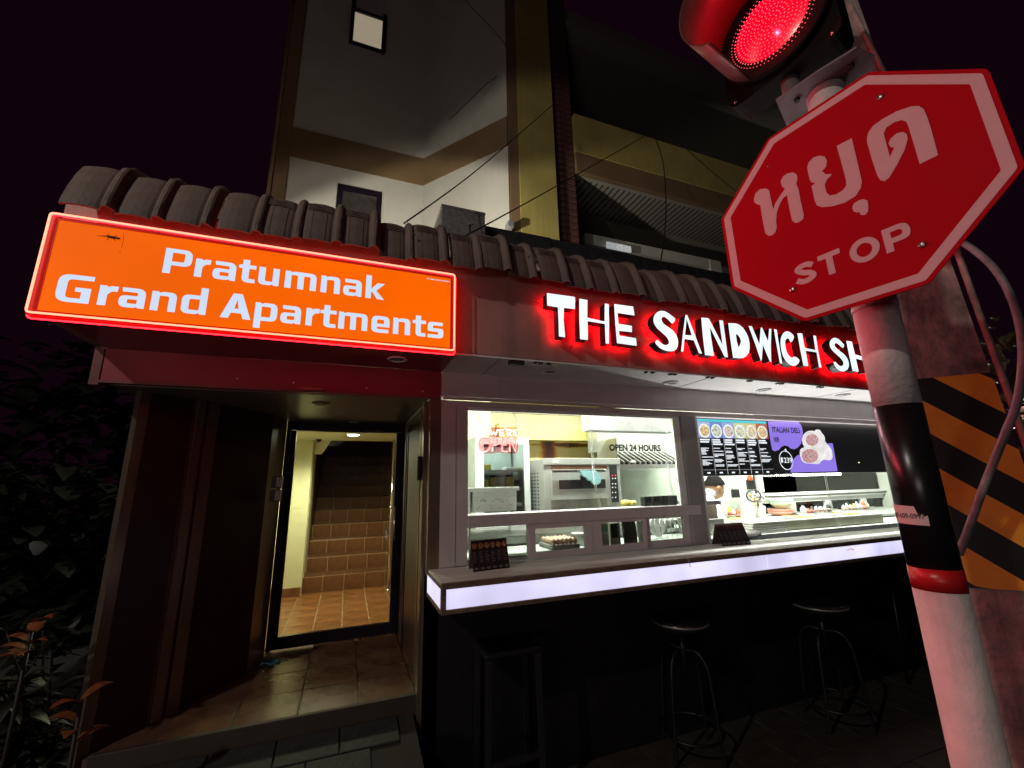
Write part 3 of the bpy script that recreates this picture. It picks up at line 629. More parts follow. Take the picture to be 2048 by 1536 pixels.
# door frame and glass door
DY = 3.8
gate = thing('glass_entry_door', 'black framed glass door showing a tiled stair lobby behind', 'door', (0, DY, FZ))
MB().box(-.475, .45, DY+.01, DY+.07, 2.055, CZ-.001).box(-.475, -.445, DY+.01, DY+.07, FZ, 2.054).box(.425, .45, DY+.01, DY+.07, FZ, 2.054).build('frame', m_blackg, gate)
lf = MB().box(-.443, -.402, DY, DY+.045, FZ+.01, 2.05, bev=.003).box(.378, .423, DY, DY+.045, FZ+.01, 2.05, bev=.003).box(-.402, .378, DY, DY+.045, FZ+.01, FZ+.09, bev=.003).box(-.402, .378, DY, DY+.045, 2.048, 2.052).build('leaf', m_blackg, gate)
MB().box(-.401, .377, DY+.02, DY+.026, FZ+.091, 2.047).build('pane', m_glassd, lf)
MB().tube(crom([(.395, DY-.005, 1.44), (.388, DY-.035, 1.40), (.382, DY-.045, 1.30), (.388, DY-.035, 1.20), (.395, DY-.005, 1.16)], 5), .008, 8).build('handle', m_chrome, gate)
MB().box(.10, .26, DY-.02, DY-.001, 2.056, 2.062).box(-.3, .1, DY-.01, DY+.0, 2.058, 2.060).build('door_closer', m_bronze, gate)
# access readers
for i, (px, py) in enumerate(((551, 964), (548, 991))):
    p = aty(px+4, py, 3.42); r_ = thing('card_reader', ('upper of two black access boxes with chrome bars left of the glass door' if i == 0 else 'lower of two black access boxes with chrome bars left of the glass door'), 'access box', (p.x, 3.42, p.z-.04), 'access boxes beside the entry door')
    MB().box(p.x-.04, p.x+.03, 3.42, 3.475, p.z-.038, p.z+.038, bev=.005).build('case', m_black2, r_)
    for k in range(4): MB().box(p.x-.004+k*.0095, p.x+.001+k*.0095, 3.413, 3.4195, p.z-.034, p.z+.034, bev=.002).build('bar', mat('pale_metal_bar', (.72, .70, .66), .4, .2), r_)
# blue cloth on the floor
p = atz(541, 1321, FZ+.01); sp = MB()
N0 = 9
for i in range(N0):
    for j in range(N0): u_, v_ = i/(N0-1), j/(N0-1); sp.vert((p.x-.058+u_*.116+.008*math.sin(v_*5), p.y-.045+v_*.09, FZ+.006+.006*math.sin(u_*7+v_*5)+.006*random.random()))
for i in range(N0-1):
    for j in range(N0-1): q = i*N0+j; sp.face([q, q+N0, q+N0+1, q+1], True)
so = sp.build('blue_cloth', mat('blue_cloth', (.16, .62, .90), .8, var=.2, scale=80, bump=.5), loc=(p.x, p.y, FZ)); so['label'] = 'crumpled bright blue cloth lying on the entry floor left of the glass door'; so['category'] = 'cloth'
md = so.modifiers.new('thick', 'SOLIDIFY'); md.thickness = .004
o = MB().lathe([(0, .0), (.016, .004), (.012, .012), (0, .014)], (p.x, p.y, FZ+.014), 10).build('dark_lump', m_black2, so)

# ================================================================== LOBBY
lob = thing('stair_lobby', 'lit lobby with cream walls and brown tiled stairs beyond the glass door', 'lobby', (0, 5, FZ))
LZ = aty(700, 881, 5.5).z
m_crw = mat('cream_lobby_wall', (.80, .80, .56), .6, var=.04, scale=3)
m_til = mat('brown_stair_tile', (.22, .095, .042), .30, var=.35, scale=7)
m_til2 = mat('orange_floor_tile', (.36, .15, .055), .30, var=.28, scale=5)
m_grout = mat('pale_grout', (.55, .40, .26), .8, var=.1)
MB().box(-1.0, -.395, 5.50, 5.6, FZ, LZ-.002).box(-.397, -.39, 5.601, 6.0, FZ, LZ+.6).build('cream_wall', m_crw, lob)
MB().box(-.97, -.93, 3.9, 5.5, FZ, LZ-.002).build('cream_wall', m_crw, lob)
MB().box(-.98, .9, 3.885, 5.55, LZ, LZ+.1).box(-.98, .9, 5.54, 5.559, LZ+.101, 4.2).build('lobby_ceiling_and_baffle', m_crw, lob)  # upright slab added over the ceiling to keep the roof lamp off the stairs
MB().box(-.98, .9, 5.56, 9.6, 4.2, 4.3).build('stairwell_ceiling', m_crw, lob)
MB().box(.78, .83, 3.885, 9.6, FZ, 4.2).build('cream_wall', mat('brown_side_wall', (.16, .08, .045), .4, var=.2, scale=4), lob)
MB().box(-.99, .455, 3.872, 3.884, CZ+.06, LZ+.1).build('cream_wall', m_crw, lob)
MB().box(-.93, -.40, 5.484, 5.499, FZ, FZ+.09).build('skirting', m_til, lob)
lfl = MB().box(-.97, .8, 3.88, 5.62, .1, FZ-.006).build('lobby_floor', m_grout, kind='structure', loc=(0, 4.7, FZ))
tp = .224
fm = MB().box(-tp/2+.0045, tp/2-.0045, -tp/2+.0045, tp/2-.0045, -.006, .001, bev=.0015).mesh('floor_tile', m_til2)
for i in range(8):
    for j in range(7):
        X_ = -.191-tp*3.5+i*tp; yy = 4.00+j*tp*1.13
        o = bpy.data.objects.new('floor_tile', fm); COL.objects.link(o); o.parent = lfl; o.location = (X_, yy-4.7, random.uniform(-.0005, .0005)); o.scale = (1, 1.13, 1)
stair = MB(); RZ, TR, NS = .165, .26, 10
for k in range(NS): stair.box(-.385, .775, 5.60+k*TR, 9.5, FZ+k*RZ+(.0 if k else -.005), FZ+(k+1)*RZ)
so_ = stair.build('stairs', m_grout, lob)
rm_ = MB().box(-.1085, .1085, -.004, .004, .003, RZ-.003, bev=.0015).mesh('stair_tile', m_til)
tm_ = MB().box(-.11, .11, .003, TR-.003, -.001, .005, bev=.0015).mesh('stair_tile', m_til)
for k in range(NS):
    for i in range(5):
        X_ = -.27+i*tp+(0 if k % 2 else -.03)
        for me_, y_, z_ in ((rm_, 5.596+k*TR, FZ+k*RZ), (tm_, 5.60+k*TR, FZ+(k+1)*RZ)):
            if me_ is tm_ and k > 6: continue
            o = bpy.data.objects.new('stair_tile', me_); COL.objects.link(o); o.parent = so_; o.location = Vector((X_, y_, z_))-Vector((0, 5, FZ))
MB().box(-.385, .775, 5.6+NS*TR, 5.7+NS*TR, FZ+NS*RZ, 4.2).build('stair_end_wall', mat('dark_brown_wall', (.10, .05, .035), .5, var=.4, scale=4), lob)
MB().box(-.39, -.385, 6.01, 9.5, FZ, 4.2).build('stair_side_wall', mat('dark_brown_wall', (.10, .05, .035), .5), lob)
# sloping underside of the upper flight, seen top left
MB().hexa([(-.384, 5.57, LZ-.16), (-.30, 5.57, LZ-.16), (-.18, 5.57, LZ+.05), (-.384, 5.57, LZ+.05), (-.384, 6.2, LZ+.06), (-.30, 6.2, LZ+.06), (-.18, 6.2, LZ+.3), (-.384, 6.2, LZ+.3)]).build('ceiling_patch', m_crw, lob)
p0 = atz(776, 1181, FZ); hr = MB().tube([(p0.x, p0.y, FZ), (p0.x, p0.y, LZ-.001)], .016, 10).lathe([(.03, 0), (.03, .01), (.018, .02)], (p0.x, p0.y, FZ), 16).lathe([(.017, -.02), (.03, -.01), (.03, .01), (.017, .02)], (p0.x, p0.y, 1.36), 16).build('newel_pole', m_chrome, loc=(p0.x, p0.y, FZ))
hr['label'] = 'thin chrome pole standing at the right of the stair foot behind the glass'; hr['category'] = 'pole'
pc = aty(638, 876, 5.42); cc = thing('security_camera', 'small dark dome camera under the lobby ceiling by the cream wall', 'camera', (pc.x, 5.42, pc.z))
MB().lathe([(.045, .05), (.05, .03), (.05, 0), (.035, -.01)], (pc.x, 5.42, pc.z), 20).build('housing', m_white, cc)
MB().lathe([(.034, -.008), (.03, -.03), (.018, -.045), (0, -.05)], (pc.x, 5.42, pc.z), 20).build('dome', m_blackg, cc)
pl_ = atz(707, 866, LZ); cl = thing('lobby_ceiling_light', 'small bright round light on the lobby ceiling above the door glass', 'ceiling light', (pl_.x, pl_.y, LZ))
MB().lathe([(.07, .008), (.075, -.01), (.06, -.02)], (pl_.x, pl_.y, LZ), 20).build('rim', m_white, cl)
MB().lathe([(.058, -.02), (.04, -.03), (0, -.035)], (pl_.x, pl_.y, LZ), 20).build('diffuser', mat('lit_lobby_diffuser', (.9, .9, .9), .4, var=0, emit=(1, 1, .88), es=22), cl)
lamp('lobby_light', 'SPOT', (-.15, 4.75, LZ-.06), 88, (1, .93, .62), shadow_soft_size=.08, spot_size=math.radians(165), spot_blend=.5, to=(-.15, 4.6, 0))

# ================================================================== APARTMENT BLOCK
bld = thing('apartment_building', 'tall pale rendered apartment block with brown bands and yellow pillar rising behind the roof', 'building', (1.5, 7, 0))
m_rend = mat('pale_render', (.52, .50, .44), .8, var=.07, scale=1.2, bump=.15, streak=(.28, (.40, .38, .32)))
m_brown = mat('brown_painted_band', (.20, .125, .06), .75, var=.1, scale=2)
m_yel = mat('yellow_painted_pillar', (.42, .34, .10), .75, var=.12, scale=1.5, streak=(.45, (.28, .22, .07)))
m_dk = mat('dark_brown_paint', (.055, .035, .022), .7, var=.2)
BY = 7.0
cx_ = aty(846, 366, BY).x; lx = aty(545, 400, BY).x-.02
ex = aty(578, 320, BY).x
MB().box(ex-.0, cx_, BY, BY+.3, 2.5, 14).build('left_wall', m_rend, bld)
MB().box(lx, ex, BY-.04, BY+.3, 2.5, 14).build('corner_band', m_brown, bld)
MB().tube([(lx-.04, BY-.06, 3), (lx-.04, BY-.06, 14)], .03, 8).build('drainpipe', m_brown, bld)
zs0, zs1 = 7.05, 7.63
MB().box(ex, cx_, BY-.02, BY-.001, zs0, zs1).build('brown_band', m_brown, bld)
# oblique wall from the corner to the pillar
dirn = Vector((math.sin(math.radians(141)), math.cos(math.radians(141)), 0))   # azimuth of the oblique wall
r0 = ray(1018, 400); r0 = Vector((r0.x, r0.y)); c2 = Vector((cx_, BY)); dd = Vector((dirn.x, dirn.y))
det = dd.x*(-r0.y) - (-r0.x)*dd.y
s_ = ((0-c2.x)*(-r0.y) - (-r0.x)*(0-c2.y))/det
pe = c2 + dd*s_
MB().wall((cx_, BY), tuple(pe), 2.5, 14, .25).build('oblique_wall', m_rend, bld)
nb = Vector((-dd.y, dd.x))
q0 = c2 - nb*.02; q1 = pe - nb*.02
MB().wall(tuple(q0), tuple(q1), zs0, zs1, .019).build('brown_band', m_brown, bld)
# yellow pillar
PY = pe.y-.02
pxa = aty(1022, 400, PY).x; pxb = aty(1040, 400, PY).x; pxc = aty(1113, 400, PY).x
MB().box(pxa, pxb, PY, PY+.5, 2.5, 14).build('pillar_edge', m_brown, bld)
MB().box(pxb+.002, pxc, PY-.03, PY+.5, 2.5, 14).build('yellow_pillar', m_yel, bld)
pxd = aty(1153, 400, PY+.1).x
col = MB().box(pxc+.002, pxd, PY+.1, PY+.5, 2.5, 14).build('brick_column', m_dk, bld)
bk = MB().box(0, (pxd-pxc)/2-.012, 0, .02, 0, .11, bev=.006).mesh('brick', mat('dark_red_tile', (.11, .045, .04), .6, var=.3))
for k in range(38):
    for h_ in (0, 1):
        o = bpy.data.objects.new('brick', bk); COL.objects.link(o); o.parent = col
        o.location = Vector((pxc+.004+h_*((pxd-pxc)/2), PY+.079, 4.3+k*.125))-Vector((1.5, 7, 0))
# balcony fronts (parallel to the pillar), soffits and dark recess behind
def bal(zt, zy, zb, zs):
    pass
zt = aty(1146, 226, PY).z; zy = aty(1159, 303, PY).z; zb = aty(1153, 339, PY).z
MB().box(pxd+.002, 14, PY+.0, PY+.12, zy, zt).build('balcony_front', m_yel, bld)
MB().box(pxd+.002, 14, PY+.02, PY+.12, zb, zy-.001).build('balcony_edge', m_brown, bld)
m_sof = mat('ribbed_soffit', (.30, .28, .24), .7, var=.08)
SZ = zb+.01
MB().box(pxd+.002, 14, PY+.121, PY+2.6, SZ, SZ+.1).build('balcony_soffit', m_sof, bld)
sl_ = MB().box(0, .02, 0, .9, -.012, 0).mesh('soffit_rib', m_dk)
x_ = pxd+.15; k = 0
while x_ < 11 and k < 60:
    o = bpy.data.objects.new('soffit_rib', sl_); COL.objects.link(o); o.parent = bld; o.location = Vector((x_, PY+.2, SZ))-Vector((1.5, 7, 0)); x_ += .12; k += 1
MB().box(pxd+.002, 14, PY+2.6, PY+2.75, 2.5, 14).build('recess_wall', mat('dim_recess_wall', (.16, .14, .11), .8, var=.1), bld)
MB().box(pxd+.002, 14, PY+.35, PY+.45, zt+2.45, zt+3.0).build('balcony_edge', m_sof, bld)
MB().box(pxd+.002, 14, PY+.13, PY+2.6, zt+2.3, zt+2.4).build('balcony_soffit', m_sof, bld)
# pale beam with light fitting under the soffit
a = aty(1170, 465, PY+.6); b = aty(1420, 535, PY+.6)
MB().box(a.x, b.x+.3, PY+.6, PY+.75, b.z-.02, b.z+.2).build('pale_beam', m_rend, bld)
MB().box(b.x, b.x+.3, PY+.58, PY+.75, b.z-1.6, b.z+.18).build('pale_post', m_rend, bld)
a = aty(1213, 482, PY+.5); b = aty(1262, 508, PY+.5)
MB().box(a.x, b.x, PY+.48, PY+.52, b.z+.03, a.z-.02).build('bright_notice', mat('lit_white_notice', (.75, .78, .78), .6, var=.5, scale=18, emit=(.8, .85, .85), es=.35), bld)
# windows of the pale wall
def bwin(x0, y0, x1, y1, lit, tilt=0):
    X0, X1, Z0, Z1 = F(x0, y0, x1, y1, BY)
    if Z0 < 5.6: Z0 = 5.6
    w_ = MB().box(X0, X0+.09, BY-.05, BY-.001, Z0, Z1).box(X1-.09, X1, BY-.05, BY-.001, Z0, Z1).box(X0+.09, X1-.09, BY-.05, BY-.001, Z1-.12, Z1).box(X0+.09, X1-.09, BY-.05, BY-.001, Z0, Z0+.04).build('window', m_blackg, bld)
    MB().box(X0+.09, X1-.09, BY-.03, BY-.0015, Z0+.04, Z1-.12).build('pane', lit, w_)
    return X0, X1, Z0, Z1
bwin(676, 370, 757, 520, mat('dark_window_glass', (.05, .042, .04), .15, var=.2))
m_litw = mat('lit_curtained_window', (.3, .3, .3), .5, var=.04, emit=(.40, .33, .235), es=.72)
X0, X1, Z0, Z1 = F(703, 20, 769, 110, BY)
w_ = MB().box(X0, X0+.07, BY-.06, BY-.001, Z0, Z1+.1).box(X1-.07, X1, BY-.06, BY-.001, Z0, Z1+.1).box(X0+.07, X1-.07, BY-.06, BY-.001, Z0, Z0+.04).box(X0+.07, X1-.07, BY-.06, BY-.001, Z1-.05, Z1+.02).build('window', m_blackg, bld)
MB().box(X0+.071, X1-.071, BY-.03, BY-.0015, Z0+.041, Z1-.051).build('pane', m_litw, w_)
MB().hexa([(X0, BY-.05, Z1+.1), (X0+.05, BY-.05, Z1+.1), (X0+.05, BY-.3, Z1+.9), (X0, BY-.3, Z1+.9), (X0, BY-.02, Z1+.1), (X0+.05, BY-.02, Z1+.1), (X0+.05, BY-.27, Z1+.9), (X0, BY-.27, Z1+.9)]).build('stay', m_blackg, w_)
# ------------------------------------------------------------------ galvanised duct and parapet over the shop
dk = thing('metal_duct', 'dull galvanised sheet metal duct lying on the shop roof behind the tiles', 'duct', (1.5, 3.7, 3.3))
a = aty(876, 434, 3.7); 
MB().box(a.x, a.x+.42, 3.5, 3.9, 3.3, a.z).build('duct_box', m_galv, dk)
MB().box(a.x-.005, a.x+.425, 3.493, 3.9, a.z-.02, a.z+.006).build('flange', m_galv, dk)
a2 = aty(1000, 456, 3.7).z
x_ = a.x+.43
while x_ < 5.2:
    MB().box(x_, x_+.40, 3.7, 4.1, 3.2, a2+random.uniform(-.006, .006), bev=.004).build('duct_section', mat('dark_zinc', (.07, .075, .08), .5, .5, var=.25, scale=8), dk); x_ += .403
# bright bracket on the wall next to pillar
p = aty(1018, 455, PY-.1); lb = MB().box(p.x-.05, p.x+.05, PY-.2, PY-.05, p.z-.04, p.z+.06, bev=.01).build('junction_box', m_galv, bld)
# ------------------------------------------------------------------ overhead cables
def cable(name, pts, r, label, m=m_black2, sag=.0):
    P = [Vector(p) for p in pts]
    o = MB().tube(crom(P, 8), r, 6).build(name, m, loc=P[0]); o['label'] = label; o['category'] = 'cable'; o['group'] = 'overhead cables'
cable('cable', [aty(808, 447, 2.7), aty(960, 335, 3.6), aty(1105, 210, 4.8)], .006, 'thin black cable rising from the roof tiles across the pale wall to the yellow pillar')
cable('cable', [aty(925, 475, 2.7), aty(1090, 385, 3.6), aty(1290, 272, 4.8)], .006, 'lower black cable rising from a roof bracket past the yellow pillar to the balcony')
cable('cable', [aty(1308, 270, 4.6), aty(1325, 320, 4.2), aty(1332, 400, 3.7), aty(1328, 480, 3.2), aty(1316, 545, 2.7)], .007, 'black cable hanging down in a curve in front of the balcony')
cable('cable', [aty(1375, 300, 4.8), aty(1420, 340, 4.4), aty(1475, 385, 4.0)], .006, 'black cable slanting down towards the stop sign')
cable('cable', [aty(900, 238, 6.0), aty(960, 180, 5.8), aty(1020, 110, 5.6), aty(930, 0, 5.4)], .006, 'thin cable crossing the shadowed upper wall')
br = aty(940, 478, 2.72); bk_ = MB().tube([br, br+Vector((0, 0, .12))], .006, 6).tube([br+Vector((-.01, 0, .10)), br+Vector((.025, 0, .13))], .004, 6).build('cable_bracket', m_dark, loc=br); bk_['label'] = 'small iron bracket standing on the roof tiles beside the metal duct'; bk_['category'] = 'bracket'

# ================================================================== POLE, STOP SIGN, SIGNAL
pole = thing('striped_signal_pole', 'round white and black banded steel pole standing before the shop', 'pole', (1.332, .666, 0))
PR = .0495; pc_ = Vector((1.332, .666, 0))
m_pw = mat('white_pole_paint', (.64, .56, .55), .55, var=.16, scale=7, bump=.25, bscale=70, streak=(.55, (.38, .30, .28)))
m_pb = mat('black_pole_paint', (.010, .009, .010), .30, var=.2)
m_pr = mat('red_tape', (.50, .012, .015), .35, var=.12)
def pz(px, py):   # height on the pole at a pixel
    d = ray(px, py); return CAM.z + d.z*(1.488-PR)/math.hypot(d.x, d.y)
zk = [0, pz(1880, 1186), pz(1870, 1140), pz(1795, 807), pz(1740, 606), 2.775]
for i, (m_, nm) in enumerate(((m_pw, 'white_band'), (m_pr, 'red_tape_band'), (m_pb, 'black_band'), (m_pw, 'white_band'), (m_pw, 'upper_pole'))):
    rr = PR*(1.015 if i == 1 else 1)
    MB().lathe([(rr, zk[i]+.0003), (rr, zk[i+1]-.0003)], pc_, 48).build(nm, m_, pole)
MB().lathe([(PR+.0015, zk[4]+.006), (PR+.0015, zk[4]-.008)], pc_, 48).build('seam', m_pw, pole)
# bracket plates on top
ny, nyaw = None, -1.354
Nn = Vector((math.sin(-1.3325), -math.cos(-1.3325), 0)); Uu = Vector((math.cos(-1.3325), math.sin(-1.3325), 0))
m_br = mat('painted_bracket', (.14, .11, .12), .6, .1, var=.15, scale=20)
topc = Vector((1.332, .666, 2.776))
pl8 = [(-.075, -.10), (.02, -.13), (.09, -.11), (.10, -.02), (.10, .10), (.0, .12), (-.05, .13), (-.09, .07)]
MB().prism([(a_*1.0, b_*1.0) for a_, b_ in pl8], O=topc, U=Nn, V=-Uu, N=(0, 0, 1), d0=0, d1=.006).build('bracket_plate', m_br, pole)

for a_, b_ in ((-.05, .05), (.05, .06), (.04, -.08)):
    q = topc+Nn*a_-Uu*b_; MB().lathe([(.009, -.008), (.009, 0), (0, .001)], q, 6).build('bolt', m_dark, pole)
# sticker with a phone number
def pole_patch(az0, az1, z0, z1, r, name, m, jag=False, par=pole):
    mb = MB(); n_ = 16; A = []; B = []
    for k in range(n_+1):
        a_ = az0+(az1-az0)*k/n_; d_ = Vector((math.cos(a_), math.sin(a_), 0))
        zz = z1-(.012*random.random() if jag and k > n_*.75 else 0) - (.012 if jag and k > n_*.8 else 0)
        A.append(mb.vert(pc_+d_*r+Vector((0, 0, z0-.004*k/n_)))); B.append(mb.vert(pc_+d_*r+Vector((0, 0, zz-.004*k/n_))))
    for k in range(n_): mb.face([A[k], A[k+1], B[k+1], B[k]], True)
    return mb.build(name, m, par)
toc = math.atan2(-.666, -1.332)   # direction pole -> camera
za, zb2 = pz(1815, 1010), pz(1815, 1047)
stk = pole_patch(toc-1.50, toc-.12+.30, zb2, za, PR+.0008, 'paper_sticker', mat('torn_paper_sticker', (.62, .50, .48), .7, var=.08), True)
tx = MB(); vs, fs = text_geo('087-609-0997', 1.0, .02); X1_ = max(v.x for v in vs); b0 = len(tx.v)
for v in vs:
    a_ = toc-1.42+(v.x/X1_)*1.5; tx.v.append(pc_+Vector((math.cos(a_), math.sin(a_), 0))*(PR+.0014)+Vector((0, 0, zb2+.012+v.y*.016)))
for f in fs: tx.face([b0+i for i in f])
tx.build('phone_number', mat('faded_print', (.10, .05, .06), .7), stk)
# ---- stop sign
c_ = Vector((1.153, .606, 2.307)); k_ = None
yw, pt, rl = -1.354, .031, .018
n_s = Vector((math.sin(yw)*math.cos(pt), -math.cos(yw)*math.cos(pt), math.sin(pt))); u0 = Vector((math.cos(yw), math.sin(yw), 0)); v0 = n_s.cross(u0)
if v0.z < 0: v0 = -v0
us = u0*math.cos(rl)+v0*math.sin(rl); vs_ = -u0*math.sin(rl)+v0*math.cos(rl)
stop = thing('stop_sign', 'red octagonal stop sign with white Thai and English lettering facing the camera', 'stop sign', c_)
m_sr = mat('red_retroreflective_sheet', (.40, .004, .012), .6, var=.03, scale=6, spec=.03)
m_sw = mat('white_retroreflective_sheet', (.60, .38, .40), .6, var=.03, scale=30, spec=.1)
def octo(R_, r_=0): return rp([(R_/math.cos(math.pi/8)*math.cos(math.radians(22.5+45*k)), R_/math.cos(math.pi/8)*math.sin(math.radians(22.5+45*k)), r_) for k in range(8)], 4)
KW = dict(O=c_, U=us, V=vs_, N=n_s)
MB().prism(octo(.3005, .012), d0=-.003, d1=0, **KW).build('plate', m_sr, stop)
MB().prism(octo(.2915, .006), [octo(.2705, .003)], d0=.0002, d1=.0006, **KW).build('border', m_sw, stop)
def suv(x, y):
    d = ray(1430+x/2.8447, 120+y/2.8447); t_ = (c_-CAM).dot(n_s)/d.dot(n_s); P_ = CAM+d*t_-c_; return (P_.dot(us), P_.dot(vs_))
T1 = [(222,790),(232,757),(258,735),(290,731),(308,742),(315,775),(331,850),(345,815),(370,775),(398,735),(380,715),(374,690),(388,663),(415,645),(445,640),(465,652),(470,675),(463,705),(477,740),(485,790),(506,880),(502,905),(480,922),(458,928),(440,915),(425,850),(410,768),(385,790),(365,830),(352,870),(348,920),(352,950),(345,980),(325,998),(305,1000),(288,988),(275,930),(258,825),(240,822),(226,812)]
T2 = [(525,610),(533,585),(560,555),(595,545),(625,550),(638,575),(632,608),(610,632),(630,650),(667,650),(638,680),(625,710),(635,755),(655,772),(690,765),(730,740),(748,715),(745,680),(720,585),(693,490),(778,445),(800,535),(836,690),(830,730),(800,775),(740,812),(670,832),(610,838),(580,828),(568,800),(550,718),(572,700),(545,695),(532,650)]
T3 = [(866,440),(874,412),(900,375),(955,336),(1035,292),(1115,265),(1160,262),(1188,280),(1208,325),(1232,400),(1270,542),(1165,593),(1135,490),(1100,375),(1088,350),(1062,342),(1020,355),(975,385),(960,420),(972,465),(996,553),(1020,500),(998,495),(988,475),(1000,448),(1035,418),(1070,410),(1092,422),(1097,450),(1080,510),(1040,590),(992,670),(965,690),(942,685),(925,660),(895,570),(866,470)]
T4 = [(782,840),(790,818),(815,800),(845,792),(868,800),(873,830),(872,862),(855,882),(830,882),(822,864),(806,868),(788,860)]
for T in (T1, T2, T3, T4):
    P2 = [suv(*p) for p in T]; MB().prism(P2[::-1] if False else P2, d0=.0002, d1=.0008, **KW).build('thai_letter', m_sw, stop)
LB = -.198; LH = .062
def sbar(o_, hs=()): MB().prism(o_, hs, d0=.0002, d1=.0008, **KW).build('letter', m_sw, stop)
vs0, fs0 = None, None
for ch, xa, xb in (('S', -.1265, -.074), ('T', -.0665, -.0165), ('O', .0015, .0615), ('P', .0700, .1195)):
    if ch == 'T': sbar([(xa, LB+LH-.014), (xa, LB+LH), (xb, LB+LH), (xb, LB+LH-.014), ((xa+xb)/2+.0075, LB+LH-.014), ((xa+xb)/2+.0075, LB), ((xa+xb)/2-.0075, LB), ((xa+xb)/2-.0075, LB+LH-.014)])
    elif ch == 'O':
        c2_ = ((xa+xb)/2, LB+LH/2); sbar([(c2_[0]+(xb-xa)/2*math.cos(a*.2094), c2_[1]+(LH/2+.001)*math.sin(a*.2094)) for a in range(30)], [[(c2_[0]+((xb-xa)/2-.0145)*math.cos(a*.2094), c2_[1]+(LH/2-.013)*math.sin(a*.2094)) for a in range(30)]])
    elif ch == 'P': sbar(rp([(xa, LB), (xa, LB+LH), (xb, LB+LH, .022), (xb, LB+.020, .022), (xa+.0145, LB+.020), (xa+.0145, LB)]), [rp([(xa+.0145, LB+.033), (xb-.014, LB+.033, .008), (xb-.014, LB+LH-.013, .008), (xa+.0145, LB+LH-.013)])])
    else:
        cxs = (xa+xb)/2; cl_ = crom([Vector((xb-.006, LB+LH*.74, 0)), Vector((cxs+.008, LB+LH-.0085, 0)), Vector((cxs-.008, LB+LH-.009, 0)), Vector((xa+.009, LB+LH*.74, 0)), Vector((cxs-.004, LB+LH*.54, 0)), Vector((cxs+.010, LB+LH*.44, 0)), Vector((xb-.008, LB+LH*.27, 0)), Vector((cxs+.006, LB+.0085, 0)), Vector((cxs-.010, LB+.009, 0)), Vector((xa+.004, LB+LH*.28, 0))], 5)
        Lf, Rg = [], []
        for i, p in enumerate(cl_):
            t_ = (cl_[min(i+1, len(cl_)-1)]-cl_[max(i-1, 0)]).normalized(); nn = Vector((-t_.y, t_.x, 0))*.0072; Lf.append((p+nn)[:2]); Rg.append((p-nn)[:2])
        sbar(Lf+Rg[::-1])
for x, y in ((940, 212), (1176, 1052), (440, 1307)):
    q = suv(x, y); o = MB().lathe([(.0075, 0), (.0075, .002), (.005, .0035), (0, .004)], c_+us*q[0]+vs_*q[1]+n_s*.0005, 12, n_s).build('screw', m_screw, stop)
q = suv(301, 606); MB().lathe([(.0022, 0), (0, .0012)], c_+us*q[0]+vs_*q[1]+n_s*.0005, 8, n_s).build('rivet', m_white, stop)
for dz_ in (-.15, .17):
    q = c_-n_s*.002+Vector((0, 0, dz_)); MB().wall((q.x-n_s.x*.0-us.x*.05, q.y-us.y*.05), (q.x+us.x*.05, q.y+us.y*.05), q.z-.02, q.z+.02, .0).box(0, .0001, 0, .0001, 0, .0001) if False else None
    a = q-n_s*.014; b = Vector((pc_.x, pc_.y, q.z)); MB().tube([a, b+(a-b).normalized()*PR*.9], .012, 8).build('mounting_clamp', m_dark, stop)
# ---- traffic light
lc = Vector((1.303, .763, 3.157)); LR = .165
tl = thing('traffic_light', 'traffic signal head with a lit red LED lamp and round visor above the stop sign', 'traffic light', lc-Vector((0, 0, .25)))
m_hs = mat('black_signal_housing', (.003, .003, .003), .8, spec=.12, var=.2)
Zv = Vector((0, 0, 1))
def LP(a_, b_, d_): return lc+Uu*a_+Zv*b_+Nn*d_
h_ = MB()
def hbox(a0, a1, b0, b1, d0, d1): return [LP(a0, b0, d0), LP(a1, b0, d0), LP(a1, b0, d1), LP(a0, b0, d1), LP(a0, b1, d0), LP(a1, b1, d0), LP(a1, b1, d1), LP(a0, b1, d1)]
h_.prism(rp([(-.185, -.20, .04), (.178, -.20, .04), (.178, .60, .03), (-.185, .60, .03)], 4), O=lc, U=Uu, V=Zv, N=Nn, d0=-.12, d1=-.015)
h_.build('housing', m_hs, tl)
MB().lathe([(LR+.002, -.01), (LR+.018, -.01), (LR+.018, .01), (LR+.002, .006)], lc, 48, Nn).build('bezel', m_hs, tl)
m_led = mat('lit_red_lens', (.4, 0, 0), .2, var=0, emit=(1, .0, .022), es=1.1)
MB().lathe([(LR, -.008), (LR*.8, .004), (LR*.5, .012), (0, .016)], lc, 48, Nn).build('red_lens', m_led, tl)
ld = MB()
for ring in range(1, 13):
    nD = int(ring*6.0); rr = ring/13.2*LR
    for k in range(nD):
        a_ = 2*math.pi*k/nD+ring*.35; dome = .016*(1-(rr/LR)**2)*.9+.0008
        ld.lathe([(.0026, 0), (.0016, .0014), (0, .002)], lc+Uu*rr*math.cos(a_)+Zv*rr*math.sin(a_)+Nn*(dome-.0005), 5, Nn)
lo = ld.build('led_dots', mat('lit_led_dot', (.6, .1, .1), .3, var=0, emit=(1, .10, .13), es=1.6), tl); lo['kind'] = 'stuff'
lamp('signal_glow', 'POINT', lc+Nn*.10, 2.2, (1, .02, .04), shadow_soft_size=0)
